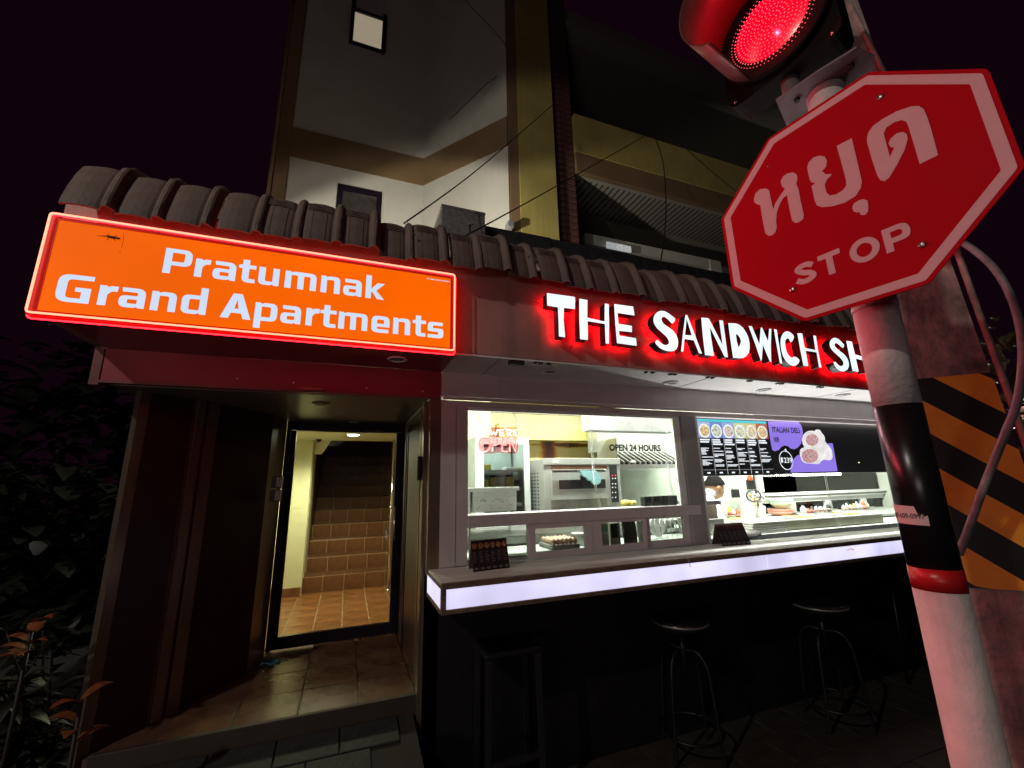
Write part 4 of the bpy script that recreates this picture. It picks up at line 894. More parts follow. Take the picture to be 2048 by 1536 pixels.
# visor: open hood round the lens, cut away at its underside
v_ = MB(); n_ = 44; rings_ = []
for k in range(n_+1):
    a_ = math.radians(75)+math.radians(165)*k/n_   # angle from +U, leaves the bottom open
    c1 = math.sin(a_); ln = .26
    for (r_, dd_) in ((LR+.012, -.01), (LR+.020, ln), (LR+.024, ln), (LR+.017, -.01)):
        rings_.append(v_.vert(LP(r_*math.cos(a_), r_*math.sin(a_), dd_)))
for k in range(n_):
    for j in range(4): v_.face([rings_[k*4+j], rings_[(k+1)*4+j], rings_[(k+1)*4+(j+1) % 4], rings_[k*4+(j+1) % 4]], j in (0, 2))
v_.face([rings_[i] for i in (0, 1, 2, 3)]); v_.face([rings_[n_*4+i] for i in (3, 2, 1, 0)])
v_.build('visor', mat('visor_plastic', (.10, .03, .03), .4, var=.1), tl)
MB().tube([LP(.0, -.20, -.07), LP(.0, -.385, -.07)], .028, 12).build('mount', m_br, tl)
for a_, b_ in ((-.16, -.18), (.15, -.19)): MB().lathe([(.007, 0), (.005, .004), (0, .005)], LP(a_, b_, -.0145), 8, Nn).build('screw', m_screw, tl)

# ================================================================== CONCRETE UTILITY POLE
up_ = thing('concrete_utility_pole', 'square weathered concrete utility pole with slanted orange and black hazard stripes', 'utility pole', (2.0, .95, 0))
m_con = mat('weathered_concrete', (.40, .29, .27), .9, var=.5, scale=5, bump=1.0, bscale=26, streak=(.8, (.15, .10, .09)))
m_ors = mat('orange_hazard_stripe', (.85, .38, .03), .5, var=.15, scale=4)
m_bls = mat('black_hazard_stripe', (.007, .006, .006), .5, var=.2)
# right silhouette edge measured in the photograph; leaning slightly
def pol_pt(az, z, d): return Vector((math.sin(math.radians(az))*d, math.cos(math.radians(az))*d, z))
# face pointing at the camera: left edge and right edge at heights
DW = 2.15
def edges(z):
    t_ = z/4.2
    r_ = 72.3-t_*4.6; l_ = 61.6+t_*1.8
    return pol_pt(l_, z, DW), pol_pt(r_, z, DW+.12)
lv = [0, .9, 1.17, 1.93, 2.6, 3.4, 4.6, 6.5]
cpl = MB(); R4 = []
back = Vector((.90, .43, 0))*.26
for z in lv:
    l_, r_ = edges(min(z, 4.6)); l_.z = z; r_.z = z
    R4.append([cpl.vert(l_), cpl.vert(r_), cpl.vert(r_+back), cpl.vert(l_+back)])
for i in range(len(lv)-1):
    for k in range(4): cpl.face([R4[i][k], R4[i][(k+1) % 4], R4[i+1][(k+1) % 4], R4[i+1][k]])
cpl.face(R4[-1]); cpl.build('shaft', m_con, up_)
# hazard sleeve, a sheet 4 mm proud of the front and side faces, cut into slanted bands
zlo, zhi = pz(1905, 1165)*1.0, 0
zlo = CAM.z+ray(1905, 1175).z*DW/math.hypot(ray(1905, 1175).x, ray(1905, 1175).y); zhi = CAM.z+ray(1840, 765).z*DW/math.hypot(ray(1840, 765).x, ray(1840, 765).y)
def fpt(u_, z, off=.004):
    l_, r_ = edges(z); p = l_+(r_-l_)*u_; nn = Vector((r_.y-l_.y, -(r_.x-l_.x), 0)).normalized()
    if nn.dot(-p) < 0: nn = -nn
    return p+nn*off
def band(zL0, zL1, slope, m, nm):
    """band across the face: heights at left edge, falling by slope to the right edge"""
    mb = MB(); n_ = 10; A = []; B = []
    def cl(z): return max(zlo, min(zhi+.02, z))
    for k in range(n_+1):
        u_ = k/n_; A.append(mb.vert(fpt(u_, cl(zL0-slope*u_)))); B.append(mb.vert(fpt(u_, cl(zL1-slope*u_))))
    for k in range(n_): mb.face([A[k], A[k+1], B[k+1], B[k]])
    return mb.build(nm, m, up_)
bwid = .125; z_ = zhi+.42; kk = 0
while z_ > zlo-.1:
    band(z_-bwid, z_, .30, m_ors if kk % 2 else m_bls, 'orange_stripe' if kk % 2 else 'black_stripe'); z_ -= bwid; kk += 1
# conduit along the right edge and a loop of grey hose
def ap(px, py, d):
    r_ = ray(px, py); h = math.hypot(r_.x, r_.y); return CAM+r_*(d/h)
MB().tube([ap(1700, 10, 2.25), ap(1770, 150, 2.25), ap(1868, 370, 2.25), ap(1945, 590, 2.25), ap(2000, 740, 2.25), ap(2050, 880, 2.25), ap(2105, 1060, 2.25)], .010, 10).build('conduit', m_con, up_)
hs_ = MB().tube(crom([ap(1895, 470, 2.2), ap(1945, 498, 2.12), ap(1995, 545, 2.06), ap(2030, 615, 2.04), ap(2045, 700, 2.02), ap(2035, 800, 2.0), ap(2005, 880, 1.98), ap(1965, 980, 1.98), ap(1940, 1050, 1.98), ap(1918, 1108, 2.0)], 8), .0105, 12).build('grey_hose', mat('dirty_grey_hose', (.20, .19, .21), .5, var=.35, scale=16), loc=ap(1918, 1108, 2.0))
hs_['label'] = 'grey flexible hose looping down in front of the orange and black striped pole'; hs_['category'] = 'hose'
# dark shrub and brass thing behind pole on the far right
rail = MB()
for k in range(3):
    rail.tube([ap(2030, 805+k*16, 3.2), ap(2110, 790+k*18, 3.0)], .014, 8)
ro = rail.build('metal_rail', mat('brass_rail', (.5, .42, .22), .3, .8, var=.1), loc=ap(2040, 820, 3.2)); ro['label'] = 'short stack of pale metal rails at the right edge behind the striped pole'; ro['category'] = 'rail'

# ================================================================== KITCHEN CONTENTS
def tagm(o, label, cat, group=None):
    o['label'] = label; o['category'] = cat
    if group: o['group'] = group
    return o
WZ = 1.20   # work surface height
# wall side worktop
tagm(MB().box(KX0+.02, 2.72, 3.12, 3.86, 1.22, 1.26, bev=.004).box(KX0+.04, 2.70, 3.15, 3.84, .03, 1.219).build('kitchen_worktop', m_steeld, loc=(1.6, 3.4, 0)), 'steel worktop carrying the oven inside the left window', 'worktop')
# display fridge
FY = 3.35
X0, X1, Z0, Z1 = F(951, 874, 1062, 1026, FY)
fg = thing('display_fridge', 'white upright fridge with a glass door and jars on its shelves left of the oven', 'fridge', ((X0+X1)/2, FY+.3, 1.26))
Zb = 1.262
MB().box(X0, X0+.05, FY+.03, FY+.55, Zb, Z1).box(X1-.03, X1, FY+.03, FY+.55, Zb, Z1).box(X0+.05, X1-.03, FY+.03, FY+.55, Z1-.03, Z1).box(X0+.05, X1-.03, FY+.03, FY+.55, Zb, Zb+.02).box(X0+.05, X1-.03, FY+.50, FY+.55, Zb+.02, Z1-.03).build('cabinet', m_white, fg)
dr = MB().box(X0, X0+.07, FY, FY+.028, Zb, Z1).box(X1-.05, X1, FY, FY+.028, Zb, Z1).box(X0+.07, X1-.05, FY, FY+.028, Z1-.055, Z1).box(X0+.07, X1-.05, FY, FY+.028, Zb, Zb+.04).build('door', m_white, fg)
MB().box(X0+.07, X1-.05, FY+.012, FY+.016, Zb+.04, Z1-.055).build('pane', m_glass, dr)
MB().box(X0+.071, X1-.051, FY+.3, FY+.31, Zb+.04, Z1-.055).build('inner_back', mat('fridge_liner', (.50, .54, .54), .5, var=.15, scale=5), fg)
shz = [aty(1000, 943, FY+.1).z, aty(1000, 978, FY+.1).z, aty(1000, 1010, FY+.1).z]
for z_ in shz: MB().box(X0+.06, X1-.06, FY+.05, FY+.29, z_-.008, z_).box(X0+.06, X1-.06, FY+.04, FY+.05, z_-.012, z_+.012).build('shelf', m_white, fg)
jar_m = [mat('yellow_pickle', (.62, .52, .12), .3), mat('amber_jar', (.45, .33, .10), .3), mat('white_label_jar', (.7, .72, .72), .4), mat('dark_jar', (.06, .09, .09), .3)]
for i, (px, w_, h_) in enumerate(((973, .028, .085), (986, .032, .11), (1003, .034, .115), (1019, .036, .115), (1034, .024, .08))):
    p = aty(px, 970, FY+.12); m_ = jar_m[(0, 1, 2, 0, 3)[i]]
    nm = ('short yellow jar at the left of the fridge shelf', 'amber jar second from left on the fridge shelf', 'white labelled jar in the middle of the fridge shelf', 'wide yellow jar right of the white labelled one in the fridge', 'small dark jar at the right end of the fridge shelf')[i]
    j = thing('jar', nm, 'jar', (p.x, FY+.12, shz[1]), 'jars on the fridge shelf')
    MB().lathe([(w_*.92, 0), (w_, .006), (w_, h_*.75), (w_*.8, h_*.86)], (p.x, FY+.12, shz[1]+.001), 16).build('jar_body', m_, j)
    MB().lathe([(w_*.82, h_*.86), (w_*.84, h_), (0, h_+.001)], (p.x, FY+.12, shz[1]+.001), 16).build('lid', m_black2 if i % 2 else m_steel, j)
for i, (px, c_i, w_, h_, lb_) in enumerate(((968, 0, .09, .06, 'yellow carton lying at the left of the top fridge shelf'), (1020, 2, .12, .035, 'pale wrapped pack on the top fridge shelf'), (1035, 0, .07, .03, 'small yellow pack at the right of the top fridge shelf'))):
    p = aty(px, 940, FY+.14); tagm(MB().box(p.x-w_/2, p.x+w_/2, FY+.08, FY+.2, shz[0]+.001, shz[0]+h_, bev=.01).build('food_pack', jar_m[c_i], loc=(p.x, FY+.14, shz[0])), lb_, 'food pack')
lamp('added_fridge_fill', 'POINT', ((X0+X1)/2, FY+.12, Z1-.1), 1.6, (.9, 1, .95), shadow_soft_size=.03)  # added point lamp, no source seen, brightens the fridge shelves
# stack of white printed cartons on the window side
BYC = 2.95
for i, (ya, yb) in enumerate(((981, 993), (996, 1006), (1009, 1021))):
    X0, X1, _, _ = F(945, ya, 1033, yb, BYC); zt_ = aty(945, ya, BYC).z; zb_ = aty(1033, yb, BYC).z
    b_ = thing('carton', ('white carton, topmost of the stack at the left window corner', 'white carton with dark print, middle of the stack at the left window corner', 'white carton with small coloured marks, lowest of the stack at the left window corner')[i], 'carton', ((X0+X1)/2, BYC, zb_), 'white cartons stacked inside the left window')
    MB().box(X0, X1, BYC, BYC+.14, zb_, zt_, bev=.003).build('carton_body', m_white, b_)
    pr = MB(); r_ = random.Random(i)
    for k in range((3, 22, 9)[i]):
        x_ = X0+.02+r_.random()*(X1-X0-.06); z_ = zb_+.008+r_.random()*(zt_-zb_-.022); pr.prism([(0, 0), (.008+.008*r_.random(), .002), (.006, .008)], O=(x_, BYC-.0005, z_), d0=0, d1=.0006, back=False, sides=False)
    pr.build('print', mat(('grey_print', 'dark_print', 'red_print')[i], ((.3, .3, .3), (.12, .12, .14), (.4, .12, .08))[i], .6), b_)
X0, X1, Z0, Z1 = F(938, 976, 1036, 981, BYC-.02); 
tagm(MB().box(X0-.02, X1+.01, BYC-.02, BYC+.2, Z0+.0, Z1, bev=.003).box(X0-.02, X0+.01, BYC-.02, BYC+.2, 1.262, Z0).box(X1-.002, X1+.01, BYC+.16, BYC+.2, 1.262, Z0).build('steel_rack', m_steel, loc=(X0, BYC, 1.26)), 'low steel rack over the stack of white cartons', 'rack')
# deck oven
OY = 3.15
X0, X1, Z0, Z1 = F(1086, 917, 1246, 1023, OY); Z0 = 1.262
ov = thing('deck_oven', 'stainless steel deck oven with dark window and black control strip', 'oven', ((X0+X1)/2, OY+.3, Z0))
MB().box(X0, X1, OY, OY+.62, Z0, Z1, bev=.006).build('cabinet', m_steel, ov)
MB().box(X0-.004, X1+.002, OY-.012, OY, Z1-.05, Z1+.002, bev=.003).build('top_trim', m_steel, ov)
def ofr(nm, x0, y0, x1, y1, ya, yb, m, bev=.003, par=ov):
    a, b, c, d = F(x0, y0, x1, y1, ya); return MB().box(a, b, ya, yb, c, d, bev=bev).build(nm, m, par)
do = ofr('oven_door', 1103, 945, 1216, 996, OY-.03, OY-.001, m_steel)
ofr('oven_window', 1118, 960, 1212, 976, OY-.034, OY-.0305, m_black2, .002, do)
ofr('handle', 1104, 939, 1212, 945, OY-.07, OY-.05, m_chrome, .006, do)
ofr('lower_panel', 1103, 1001, 1216, 1016, OY-.012, OY-.001, m_steeld)
ofr('vent_gap', 1103, 932, 1214, 937, OY-.006, OY-.0008, mat('oven_burn', (.10, .04, .015), .5), .001)
cp = ofr('control_panel', 1219, 930, 1239, 1004, OY-.01, OY-.001, m_black2)
kn = MB(); led = MB()
for r_i, py in enumerate((951, 957, 968, 975, 985, 995)):
    for px in (1225, 1231):
        p = aty(px, py, OY-.011)
        (led if r_i < 1 else kn).lathe([(.006, 0), (.005, .004), (0, .005)], (p.x, OY-.0105, p.z), 8, (0, -1, 0))
kn.build('knob', m_white, cp); led.build('indicator', mat('red_indicator', (.3, 0, 0), .4, var=0, emit=(1, .05, .05), es=1.5), cp)
hol = MB()
for k in range(14):
    for j in range(3): hol.box(X0-.0022, X0-.0004, OY+.10+j*.06, OY+.125+j*.06, Z1-.12-k*.028, Z1-.108-k*.028)
hol.build('vent_holes', m_black2, ov)['kind'] = 'stuff'
for i in range(2):
    x_ = X0+.08+i*.75; MB().box(x_, x_+.05, OY-.0135, OY-.0125, Z1-.035, Z1-.015).build('badge', m_white, ov)
# oven mitt and dark cloth hanging over the handle
mt = MB(); O_ = aty(1180, 940, OY-.09)
mp_ = [aty(x, y, OY-.09) for x, y in ((1161,941),(1190,941),(1197,948),(1201,958),(1199,966),(1192,970),(1185,968),(1180,960),(1176,962),(1172,955),(1163,951))]
mt.prism(rp([(p.x, p.z, .012) for p in mp_], 3), d0=-(OY-.078), d1=-(OY-.104)); tagm(mt.build('oven_mitt', mat('pale_blue_quilt', (.30, .58, .60), .85, var=.12, scale=40, bump=.6), loc=O_), 'pale blue quilted oven mitt hanging over the oven handle', 'oven mitt')
mt = MB(); mp_ = [aty(x, y, OY-.065) for x, y in ((1161,950),(1178,952),(1195,968),(1196,974),(1180,977),(1165,972))]
mt.prism(rp([(p.x, p.z, .01) for p in mp_], 3), d0=-(OY-.05), d1=-(OY-.072)); tagm(mt.build('dark_cloth', m_black2, loc=aty(1175, 965, OY)), 'black cloth hanging behind the pale blue oven mitt', 'cloth')
# pull cords
for q, (pts, lb_) in enumerate((([(1180, 826), (1181, 870), (1184, 920), (1189, 968), (1197, 1005), (1201, 1017)], 'long white blind cord hanging in front of the oven'),
            ([(1333, 850), (1334, 920), (1340, 970), (1346, 990)], 'thin cord hanging near the right edge of the left window'),
            ([(1648, 945), (1655, 985), (1668, 1030), (1683, 1055)], 'thin looped blind cord hanging in the right window'))):
    P = [aty(x, y, 2.70) for x, y in pts]; P2 = [aty(x+3, y, 2.70) for x, y in pts]
    tagm(MB().tube(crom(P, 4), .0022, 5).tube(crom(P2, 4), .0022, 5).build('blind_cord', m_white, loc=P[0]), lb_, 'cord')
# extractor hood
HY = 3.36
X0, X1, Z0, Z1 = F(1240, 899, 1362, 928, HY)
hd = thing('extractor_hood', 'stainless steel extractor hood with slanted baffle filters behind the opening hours lettering', 'extractor hood', (X0, HY, Z0))
MB().box(X0-.05, X1+.1, HY+.3, RW-.01, Z1+.0, Z1+.32, bev=.005).build('canopy', m_steel, hd)
MB().box(X0-.05, X1+.1, HY-.02, HY+.02, Z0-.04, Z0+.0).box(X0-.06, X0-.045, HY-.02, HY+.3, Z0-.04, Z1+.1).build('gutter', m_steel, hd)
MB().hexa([(X0-.04, HY+.03, Z0), (X1+.1, HY+.03, Z0), (X1+.1, HY+.31, Z1-.02), (X0-.04, HY+.31, Z1-.02), (X0-.04, HY+.03, Z0+.01), (X1+.1, HY+.03, Z0+.01), (X1+.1, HY+.31, Z1-.01), (X0-.04, HY+.31, Z1-.01)]).build('filter_frame', mat('greasy_black', (.015, .014, .012), .9, spec=.1), hd)
for k in range(13):
    x_ = X0-.02+k*(X1-X0+.1)/13
    MB().hexa([(x_, HY+.02, Z0-.004), (x_+.018, HY+.02, Z0+.011), (x_+.058, HY+.30, Z1-.009), (x_+.04, HY+.30, Z1-.009), (x_, HY+.015, Z0+.022), (x_+.018, HY+.015, Z0+.022), (x_+.058, HY+.295, Z1+.004), (x_+.04, HY+.295, Z1+.004)]).build('baffle', m_steel, hd)
MB().box(2.50, X1+.2, RW-.05, RW-.012, 1.262, Z0-.02).build('tiled_splashback', m_whitew, hd)
# four dark sauce cups on the ledge
for i, px in enumerate((1297, 1315, 1332, 1350)):
    p = aty(px, 1011, 2.70); q = aty(px, 995, 2.70); zb_ = ZS+.001
    c_o = tagm(MB().prism(rp([(-.030, 0, .004), (.026, 0, .004), (.030, q.z-p.z+.012, .016), (-.030, q.z-p.z+.012, .010)], 4), O=(p.x, 2.70, zb_), d0=-.05, d1=.0).build('napkin_holder', m_black2, loc=(p.x, 2.7, zb_)), ('dark brown holder at the left end of the row of four on the window ledge', 'dark brown holder second from left in the row of four on the window ledge', 'dark brown holder second from right in the row of four on the window ledge', 'dark brown holder at the right end of the row of four on the window ledge')[i], 'holder', 'dark holders on the window ledge')
MB().box(W1L, 2.52, 2.661, 2.80, 1.385, ZS-.001).build('inner_ledge', m_alu, shop)
p = aty(1256, 1012, 2.9); tagm(MB().lathe([(.03, 0), (.045, .02), (.035, .05), (0, .055)], (p.x-.02, 2.9, ZS-.01), 12).lathe([(.02, 0), (.03, .02), (.02, .045), (0, .05)], (p.x+.05, 2.9, ZS-.01), 12).build('snack_bag', jar_m[0], loc=(p.x, 2.9, ZS)), 'small yellow snack bags right of the oven', 'snack bag')
# things behind the four small sashes
SHZ = 1.15
MB().box(KX0+.01, 6.3, 2.70, 3.10, SHZ-.03, SHZ).build('inner_shelf', mat('inner_counter', (.52, .56, .50), .4, .1, var=.1), shop)
et = thing('egg_tray', 'cardboard tray of brown eggs behind the second small sash', 'egg tray', (aty(1120, 1095, 2.85).x, 2.85, SHZ))
xa = aty(1095, 1095, 2.85).x; xb = aty(1148, 1095, 2.85).x
MB().box(xa, xb, 2.76, 3.0, SHZ+.002, SHZ+.03, bev=.006).build('tray', mat('grey_pulp', (.20, .20, .19), .9, var=.15), et)
egg = MB().lathe([(0, -.02), (.010, -.017), (.016, -.006), (.0165, .003), (.012, .014), (.006, .020), (0, .022)], (0, 0, 0), 10).mesh('egg', mat('brown_egg', (.55, .36, .24), .5, var=.1))
nx = 6
for i in range(nx):
    for j in range(5):
        o = bpy.data.objects.new('egg', egg); COL.objects.link(o); o.parent = et; o.location = Vector((xa+.022+(xb-xa-.044)*i/(nx-1), 2.79+j*.043, SHZ+.05))-ROOT['egg_tray']; o.rotation_euler = (random.uniform(-.3, .3), random.uniform(-.3, .3), 0)
p = aty(1160, 1080, 2.9); tagm(MB().lathe([(.05, 0), (.06, .005), (.065, .08), (.067, .085), (.06, .085)], (p.x, 2.9, SHZ+.001), 18).build('plastic_tub', mat('cloudy_tub', (.45, .46, .42), .4), loc=(p.x, 2.9, SHZ)), 'cloudy plastic tub right of the egg tray', 'tub')
def sbox(nm, x0, y0, x1, y1, Y, d, m, label, cat, bev=.004, onshelf=True):
    a, b, c, e = F(x0, y0, x1, y1, Y); 
    if onshelf: c = SHZ+.001
    return tagm(MB().box(a, b, Y, Y+d, c, e, bev=bev).build(nm, m, loc=((a+b)/2, Y, c)), label, cat)
cr_ = sbox('card_terminal', 1201, 1047, 1219, 1088, 2.72, .03, mat('pale_green_case', (.42, .66, .42), .4), 'pale green and white card terminal behind the third small sash', 'card terminal')
a, b, c, e = F(1202, 1065, 1218, 1087, 2.719); MB().box(a, b, 2.716, 2.7195, c, e).build('keypad', m_white, cr_)
tv = sbox('small_screen', 1219, 1047, 1242, 1080, 2.76, .05, mat('cream_plastic', (.6, .58, .45), .5), 'cream framed small monitor behind the third small sash', 'monitor')
a, b, c, e = F(1221, 1048, 1236, 1075, 2.759); MB().box(a, b, 2.756, 2.7595, c, e).build('screen', m_black2, tv)
tb = MB(); a, b, c, e = F(1245, 1045, 1280, 1086, 2.74); tb.hexa([(a, 2.72, SHZ+.001), (b-.03, 2.72, SHZ+.001), (b-.03, 2.74, SHZ+.001), (a, 2.74, SHZ+.001), (a+.03, 2.78, e), (b, 2.78, e), (b, 2.80, e), (a+.03, 2.80, e)])
tagm(tb.build('tilted_tablet', m_black2, loc=(a, 2.73, SHZ)), 'black tablet leaning behind the third small sash', 'tablet')
MB().box(a-.0, a+.001, 2.8, 2.801, SHZ, SHZ+.001)
a, b, c, e = F(1282, 1043, 1287, 1086, 2.7); tagm(MB().box(a, b, 2.70, 2.75, SHZ+.001, e).build('white_box', m_white, loc=(a, 2.7, SHZ)), 'narrow upright white box beside the black tablet', 'box')
# drying rack with plates behind fourth sash
rk = thing('wire_rack', 'tangled wire rack with a blue and white fan behind the fourth small sash', 'rack', (aty(1330, 1070, 2.85).x, 2.85, SHZ))
p = ROOT['wire_rack']
for k in range(5): MB().tube(crom([(p.x-.12+k*.05, 2.80, SHZ+.001), (p.x-.13+k*.05, 2.8, SHZ+.10), (p.x-.08+k*.05, 2.85, SHZ+.16), (p.x-.03+k*.05, 2.85, SHZ+.08)], 4), .003, 6).build('wire', m_chrome, rk)
MB().lathe([(.07, -.008), (.075, 0), (.07, .008)], (p.x-.03, 2.9, SHZ+.09), 24, (0, -1, .15)).build('ring', m_steel, rk)
MB().lathe([(.065, -.003), (.066, 0), (0, .004)], (p.x-.03, 2.91, SHZ+.09), 24, (0, -1, .15)).build('disc', mat('navy_plastic', (.03, .04, .12), .4), rk)
MB().prism([(-.012, 0), (.012, 0), (.002, .09), (-.002, .09)], O=(p.x-.02, 2.893, SHZ+.01), d1=.004).build('fin', m_white, rk)
# neon "open" sign hung in the window
NY = 2.68
ns = thing('neon_open_sign', 'white and pink neon sign hanging in the left window', 'neon sign', aty(998, 880, NY))
m_nw = mat('white_neon', (.9, .9, .9), .3, var=0, emit=(1, .95, .97), es=2.2); m_np = mat('pink_neon', (.9, .4, .4), .3, var=0, emit=(1, .20, .19), es=2.2)
z8 = lambda x, y: (930+x/6.4, 800+y/6.4)
def ntube(pts, m, r=.0042, nm='letter'):
    P = [aty(*z8(*p), NY-.012) for p in pts]; return MB().tube(P, r, 6).build(nm, m, ns)
ntube([(325, 385), (345, 450), (368, 405), (390, 450), (420, 375)], m_nw)
ntube([(490, 385), (445, 388), (448, 452), (500, 455)], m_nw); ntube([(447, 420), (490, 420)], m_nw)
ntube([(522, 355), (516, 372)], m_nw, nm='apostrophe')
ntube([(545, 458), (540, 385), (580, 380), (595, 400), (580, 420), (543, 422), (600, 458)], m_nw)
ntube([(665, 382), (625, 382), (628, 455), (668, 455)], m_nw); ntube([(626, 418), (660, 418)], m_nw)
ov_ = [(250+72*math.cos(t*.35), 570+88*math.sin(t*.35)) for t in range(19)]
ntube(ov_, m_np, .0056)
ntube([(350, 655), (352, 500), (400, 500), (425, 530), (405, 570), (355, 578)], m_np, .0056)
ntube([(535, 500), (475, 505), (478, 655), (545, 660)], m_np, .0056); ntube([(477, 575), (530, 575)], m_np, .0056)
ntube([(572, 658), (575, 510), (650, 655), (655, 505)], m_np, .0056)
bkp = [aty(*z8(*p), NY) for p in ((160, 560), (190, 480), (250, 462), (310, 480), (330, 345), (680, 340), (682, 640), (650, 690), (560, 685), (440, 670), (330, 685), (240, 690), (180, 640))]
gp = MB(); gp.prism(rp([(q.x, q.z, .02) for q in bkp], 4), d0=-(NY+.006), d1=-(NY)); gp.build('backing_plate', glass('pink_acrylic', (.93, .60, .62), .10, .1), ns)
for q in ((140, 145), (460, 140), (610, 150)): MB().tube(crom([aty(*z8(*q), NY+.01), aty(*z8(q[0]+45, 250), NY+.01), aty(*z8(min(q[0]+80, 640), 352), NY)], 5), .0018, 5).build('hanging_wire', m_black2 if q[0] != 460 else m_white, ns)
# ---- right window: screens
TY = 2.70
def z9(x, y): return (1350+x/4.3575, 780+y/4.3575)
def q9(x, y, Y=TY): p = aty(*z9(x, y), Y); return (p.x, p.z)
t1 = thing('menu_screen', 'lit menu screen with six dish pictures above columns of text', 'screen', aty(1465, 895, TY))
P = [q9(178, 240), q9(790, 262), q9(848, 738), q9(228, 752)]
xa, xb = P[0][0], P[1][0]+.01; za, zb_ = P[0][1], P[3][1]
MB().box(xa, xb, TY, TY+.05, zb_, za, bev=.004).build('case', m_black2, t1)
def scr(nm, x0, x1, z0, z1, m, par, y=.002): return MB().box(x0, x1, TY-y, TY-.0002, z0, z1).build(nm, m, par)
wd = xb-xa-.02; hg = za-zb_-.02; ox, oz = xa+.01, zb_+.01
scr('turquoise_header', ox, ox+wd, oz+hg*.955, oz+hg, mat('screen_turquoise', (.05, .3, .35), .4, var=0, emit=(.03, .45, .52), es=.9), t1)
m_scw = mat('screen_white', (.5, .5, .5), .4, var=0, emit=(.85, .92, 1), es=.95)
fcol = [((.9, .6, .1), (.3, .35, .55)), ((.75, .75, .55), (.12, .2, .45)), ((.75, .6, .5), (.25, .3, .55)), ((.75, .78, .5), (.45, .5, .3)), ((.85, .75, .4), (.5, .42, .2)), ((.85, .55, .15), (.35, .1, .05))]
def foodmat(i):
    m = bpy.data.materials.new('dish_picture_%s' % 'abcdef'[i]); m.use_nodes = True; n = m.node_tree; L = n.links; p = n.nodes['Principled BSDF']
    tc = n.nodes.new('ShaderNodeTexCoord'); vz = n.nodes.new('ShaderNodeTexVoronoi'); vz.inputs['Scale'].default_value = 120; L.new(tc.outputs['Object'], vz.inputs['Vector'])
    nz = n.nodes.new('ShaderNodeTexNoise'); nz.inputs['Scale'].default_value = 60; L.new(tc.outputs['Object'], nz.inputs['Vector'])
    mx = n.nodes.new('ShaderNodeMixRGB'); mx.inputs[1].default_value = (*fcol[i][0], 1); L.new(vz.outputs['Color'], mx.inputs[2]); mx.inputs[0].default_value = .35
    m2 = n.nodes.new('ShaderNodeMixRGB'); m2.blend_type = 'MULTIPLY'; m2.inputs[0].default_value = .8; L.new(mx.outputs[0], m2.inputs[1])
    cr = n.nodes.new('ShaderNodeValToRGB'); cr.color_ramp.elements[0].position = .35; cr.color_ramp.elements[0].color = (.3, .3, .3, 1); cr.color_ramp.elements[1].position = .6; L.new(nz.outputs[0], cr.inputs[0]); L.new(cr.outputs[0], m2.inputs[2])
    L.new(m2.outputs[0], p.inputs['Emission Color']); p.inputs['Emission Strength'].default_value = 1.1; p.inputs['Base Color'].default_value = (.1, .1, .1, 1); return m
cwid = wd/6
pz0, pz1 = oz+hg*.66, oz+hg*.95
for i in range(6):
    x0 = ox+i*cwid
    scr('picture', x0+.001, x0+cwid-.001, pz0, pz1, mat('screen_pic_bg_%s' % 'abcdef'[i], fcol[i][1], .4, var=0, emit=fcol[i][1], es=.9), t1)
    dsh = MB(); c0 = ((x0+cwid/2), (pz0+pz1)/2-.008)
    dsh.prism([(c0[0]+cwid*.44*math.cos(a*.314), c0[1]+cwid*.44*math.sin(a*.314)) for a in range(20)], O=(0, 0, 0), d0=-(TY-.002), d1=-(TY-.003)); dsh.build('plate_picture', m_scw, t1)
    dsh = MB(); dsh.prism([(c0[0]+cwid*.37*math.cos(a*.314)*(1+.1*math.sin(a*2.1)), c0[1]+cwid*.36*math.sin(a*.314)) for a in range(20)], O=(0, 0, 0), d0=-(TY-.003), d1=-(TY-.0036)); dsh.build('dish_picture', foodmat(i), t1)
    if i: scr('divider', x0-.001, x0+.0008, oz+.002, pz0-.004, mat('screen_line', (.3, .3, .3), .4, var=0, emit=(.5, .52, .55), es=.8), t1, .0025)
    tx = MB(); r_ = random.Random(40+i); zz = pz0-.022
    for row in range(3 if i in (1, 2, 4) else 2):
        x_ = x0+.008
        while x_ < x0+cwid*r_.uniform(.62, .85): l_ = r_.uniform(.004, .008); tx.box(x_, x_+l_, TY-.0022, TY-.001, zz, zz+.012); x_ += l_+.0015
        zz -= .018
    zz = pz0-.088
    while zz > oz+.062:
        x_ = x0+.008
        e_ = x0+cwid*r_.uniform(.35, .95)
        while x_ < e_: l_ = r_.uniform(.002, .006); tx.box(x_, x_+l_, TY-.0022, TY-.001, zz, zz+.0055); x_ += l_+.0014
        zz -= .0095 if r_.random() < .72 else .024
        if zz < oz+.062+ (0.03 if i == 5 else 0): break
    for k in range(4): tx.box(x0+cwid*.33+k*.0085, x0+cwid*.33+k*.0085+.0065, TY-.0022, TY-.001, oz+.010, oz+.021)
    tx.build('small_text', m_scw, t1)['kind'] = 'stuff'
scr('divider', ox, ox+wd, oz+.038, oz+.040, MT['screen_line'], t1, .0025)
t2 = thing('advert_screen', 'long black screen advertising an Italian deli wrap on purple shapes', 'screen', aty(1600, 890, TY))
xa2 = xb+.004
MB().box(xa2, 5.2, TY, TY+.05, zb_+.006, za-.002, bev=.004).build('case', m_black2, t2)
m_pur = mat('screen_purple', (.2, .15, .4), .4, var=0, emit=(.235, .155, .72), es=.95)
